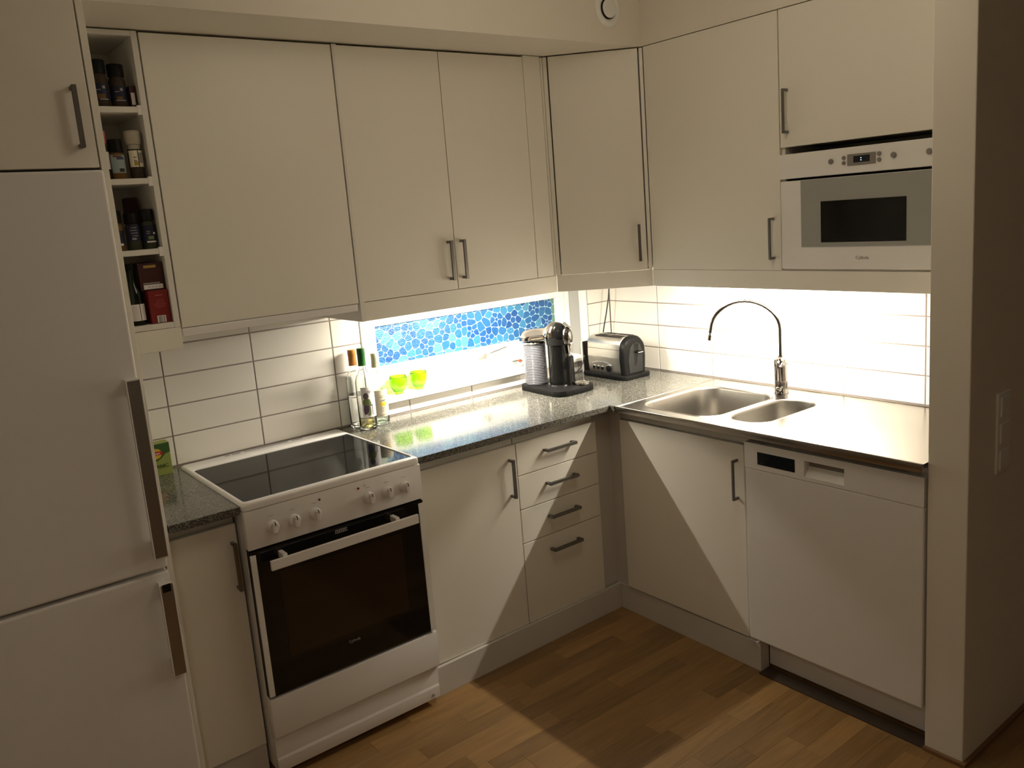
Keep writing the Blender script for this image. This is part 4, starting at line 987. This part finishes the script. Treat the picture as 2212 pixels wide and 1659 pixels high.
sp = thing('spice_carton', 'tall dark red carton at the back of the third bay', 'box', (-2.16, -.12, S3)); box('carton', -2.175, -2.140, -.14, -.09, S3, S3+.160, MAROON, sp)
# bottom bay
db = thing('small_bottle', 'dark green bottle with a white label in the bottom bay', 'bottle', (-2.222, -.258, S4))
lathe('glass', [(0, 0), (.024, 0), (.026, .003), (.026, .085), (.022, .105), (.012, .125), (.0115, .165), (0, .165)], (-2.222, -.258, S4), BOTTLEG, db, n=28)
lathe('cap', [(0, .1655), (.0128, .1655), (.0128, .185), (0, .186)], (-2.222, -.258, S4), BLACKP, db, n=22)
l_ = cylpatch('label', (-2.222, -.258), .0262, S4+.014, S4+.064, 215, 325, PAPER, db)
onlabel(l_, (-2.222, -.258, S4), .0266, 282, .039, [(-.0008, -.025), (.0008, -.025), (.0008, .025), (-.0008, .025)], INK)
for k in range(8): onlabel(l_, (-2.222, -.258, S4), .0266, 258, .018+.0055*k, [(-.009, 0), (.007, 0), (.007, .0006), (-.009, .0006)], GREYINK, 'print_line')
rb = thing('red_box', 'bright red carton with a barcode standing in the bottom bay', 'box', (-2.155, -.25, S4))
box('carton', -2.1895, -2.1320, -.290, -.12, S4, S4+.1005, REDBOX, rb, bev=.0006)
yR = -.2906
for k, w in enumerate((.012, .016, .018, .014, .010, .013)): box('print_line', -2.159-w, -2.159+w, yR-.0001, yR+.001, S4+.048+.0045*k, S4+.0486+.0045*k, PINK, rb, bev=0)
box('print_line', -2.171, -2.149, yR-.0001, yR+.001, S4+.084, S4+.0855, PINK, rb, bev=0)
bcp = box('barcode', -2.173, -2.1480, yR-.0002, yR+.001, S4+.002, S4+.023, PAPER, rb, bev=0)
for a, b in ((-2.170, -2.162), (-2.161, -2.158), (-2.1555, -2.1515)): box('bars', a, b, yR-.0005, yR, S4+.002, S4+.0215, BARC, bcp, bev=0)
mb = thing('maroon_box', 'dark maroon carton lying on top of the red box', 'box', (-2.165, -.24, S4+.1008))
zM = S4+.1010
box('carton', -2.204, -2.1340, -.278, -.13, zM, zM+.083, MAROON, mb, bev=.0006)
box('white_strip', -2.195, -2.1395, -.2786, -.277, zM+.004, zM+.0175, PAPER, mb, bev=0)
box('print_band', -2.195, -2.147, -.2786, -.277, zM+.0195, zM+.0235, BARC, mb, bev=0)
box('gold_panel', -2.188, -2.1530, -.2786, -.277, zM+.068, zM+.076, GOLD, mb, bev=0)
for k in range(4): box('print_mark', -2.182+.010*k, -2.176+.010*k, -.2790, -.2784, zM+.0095, zM+.0115, GREYINK, mb, bev=0)

# ------------------------------------------------------------------ light switch on the partition
sw = thing('light_switch', 'white three-part switch plate on the dark side of the partition wall', 'switch', (-.398, -1.9938, .963))
box('plate', -.4400, -.3560, -2.0020, -1.9940, .8450, 1.0820, PLAST, sw, bev=.003)
for z in (.886, .9635, 1.041):
    r_ = box('rocker', -.4260, -.3700, -2.0060, -2.0015, z-.029, z+.029, PLAST, sw, bev=.002)
print('objects', len(bpy.data.objects))
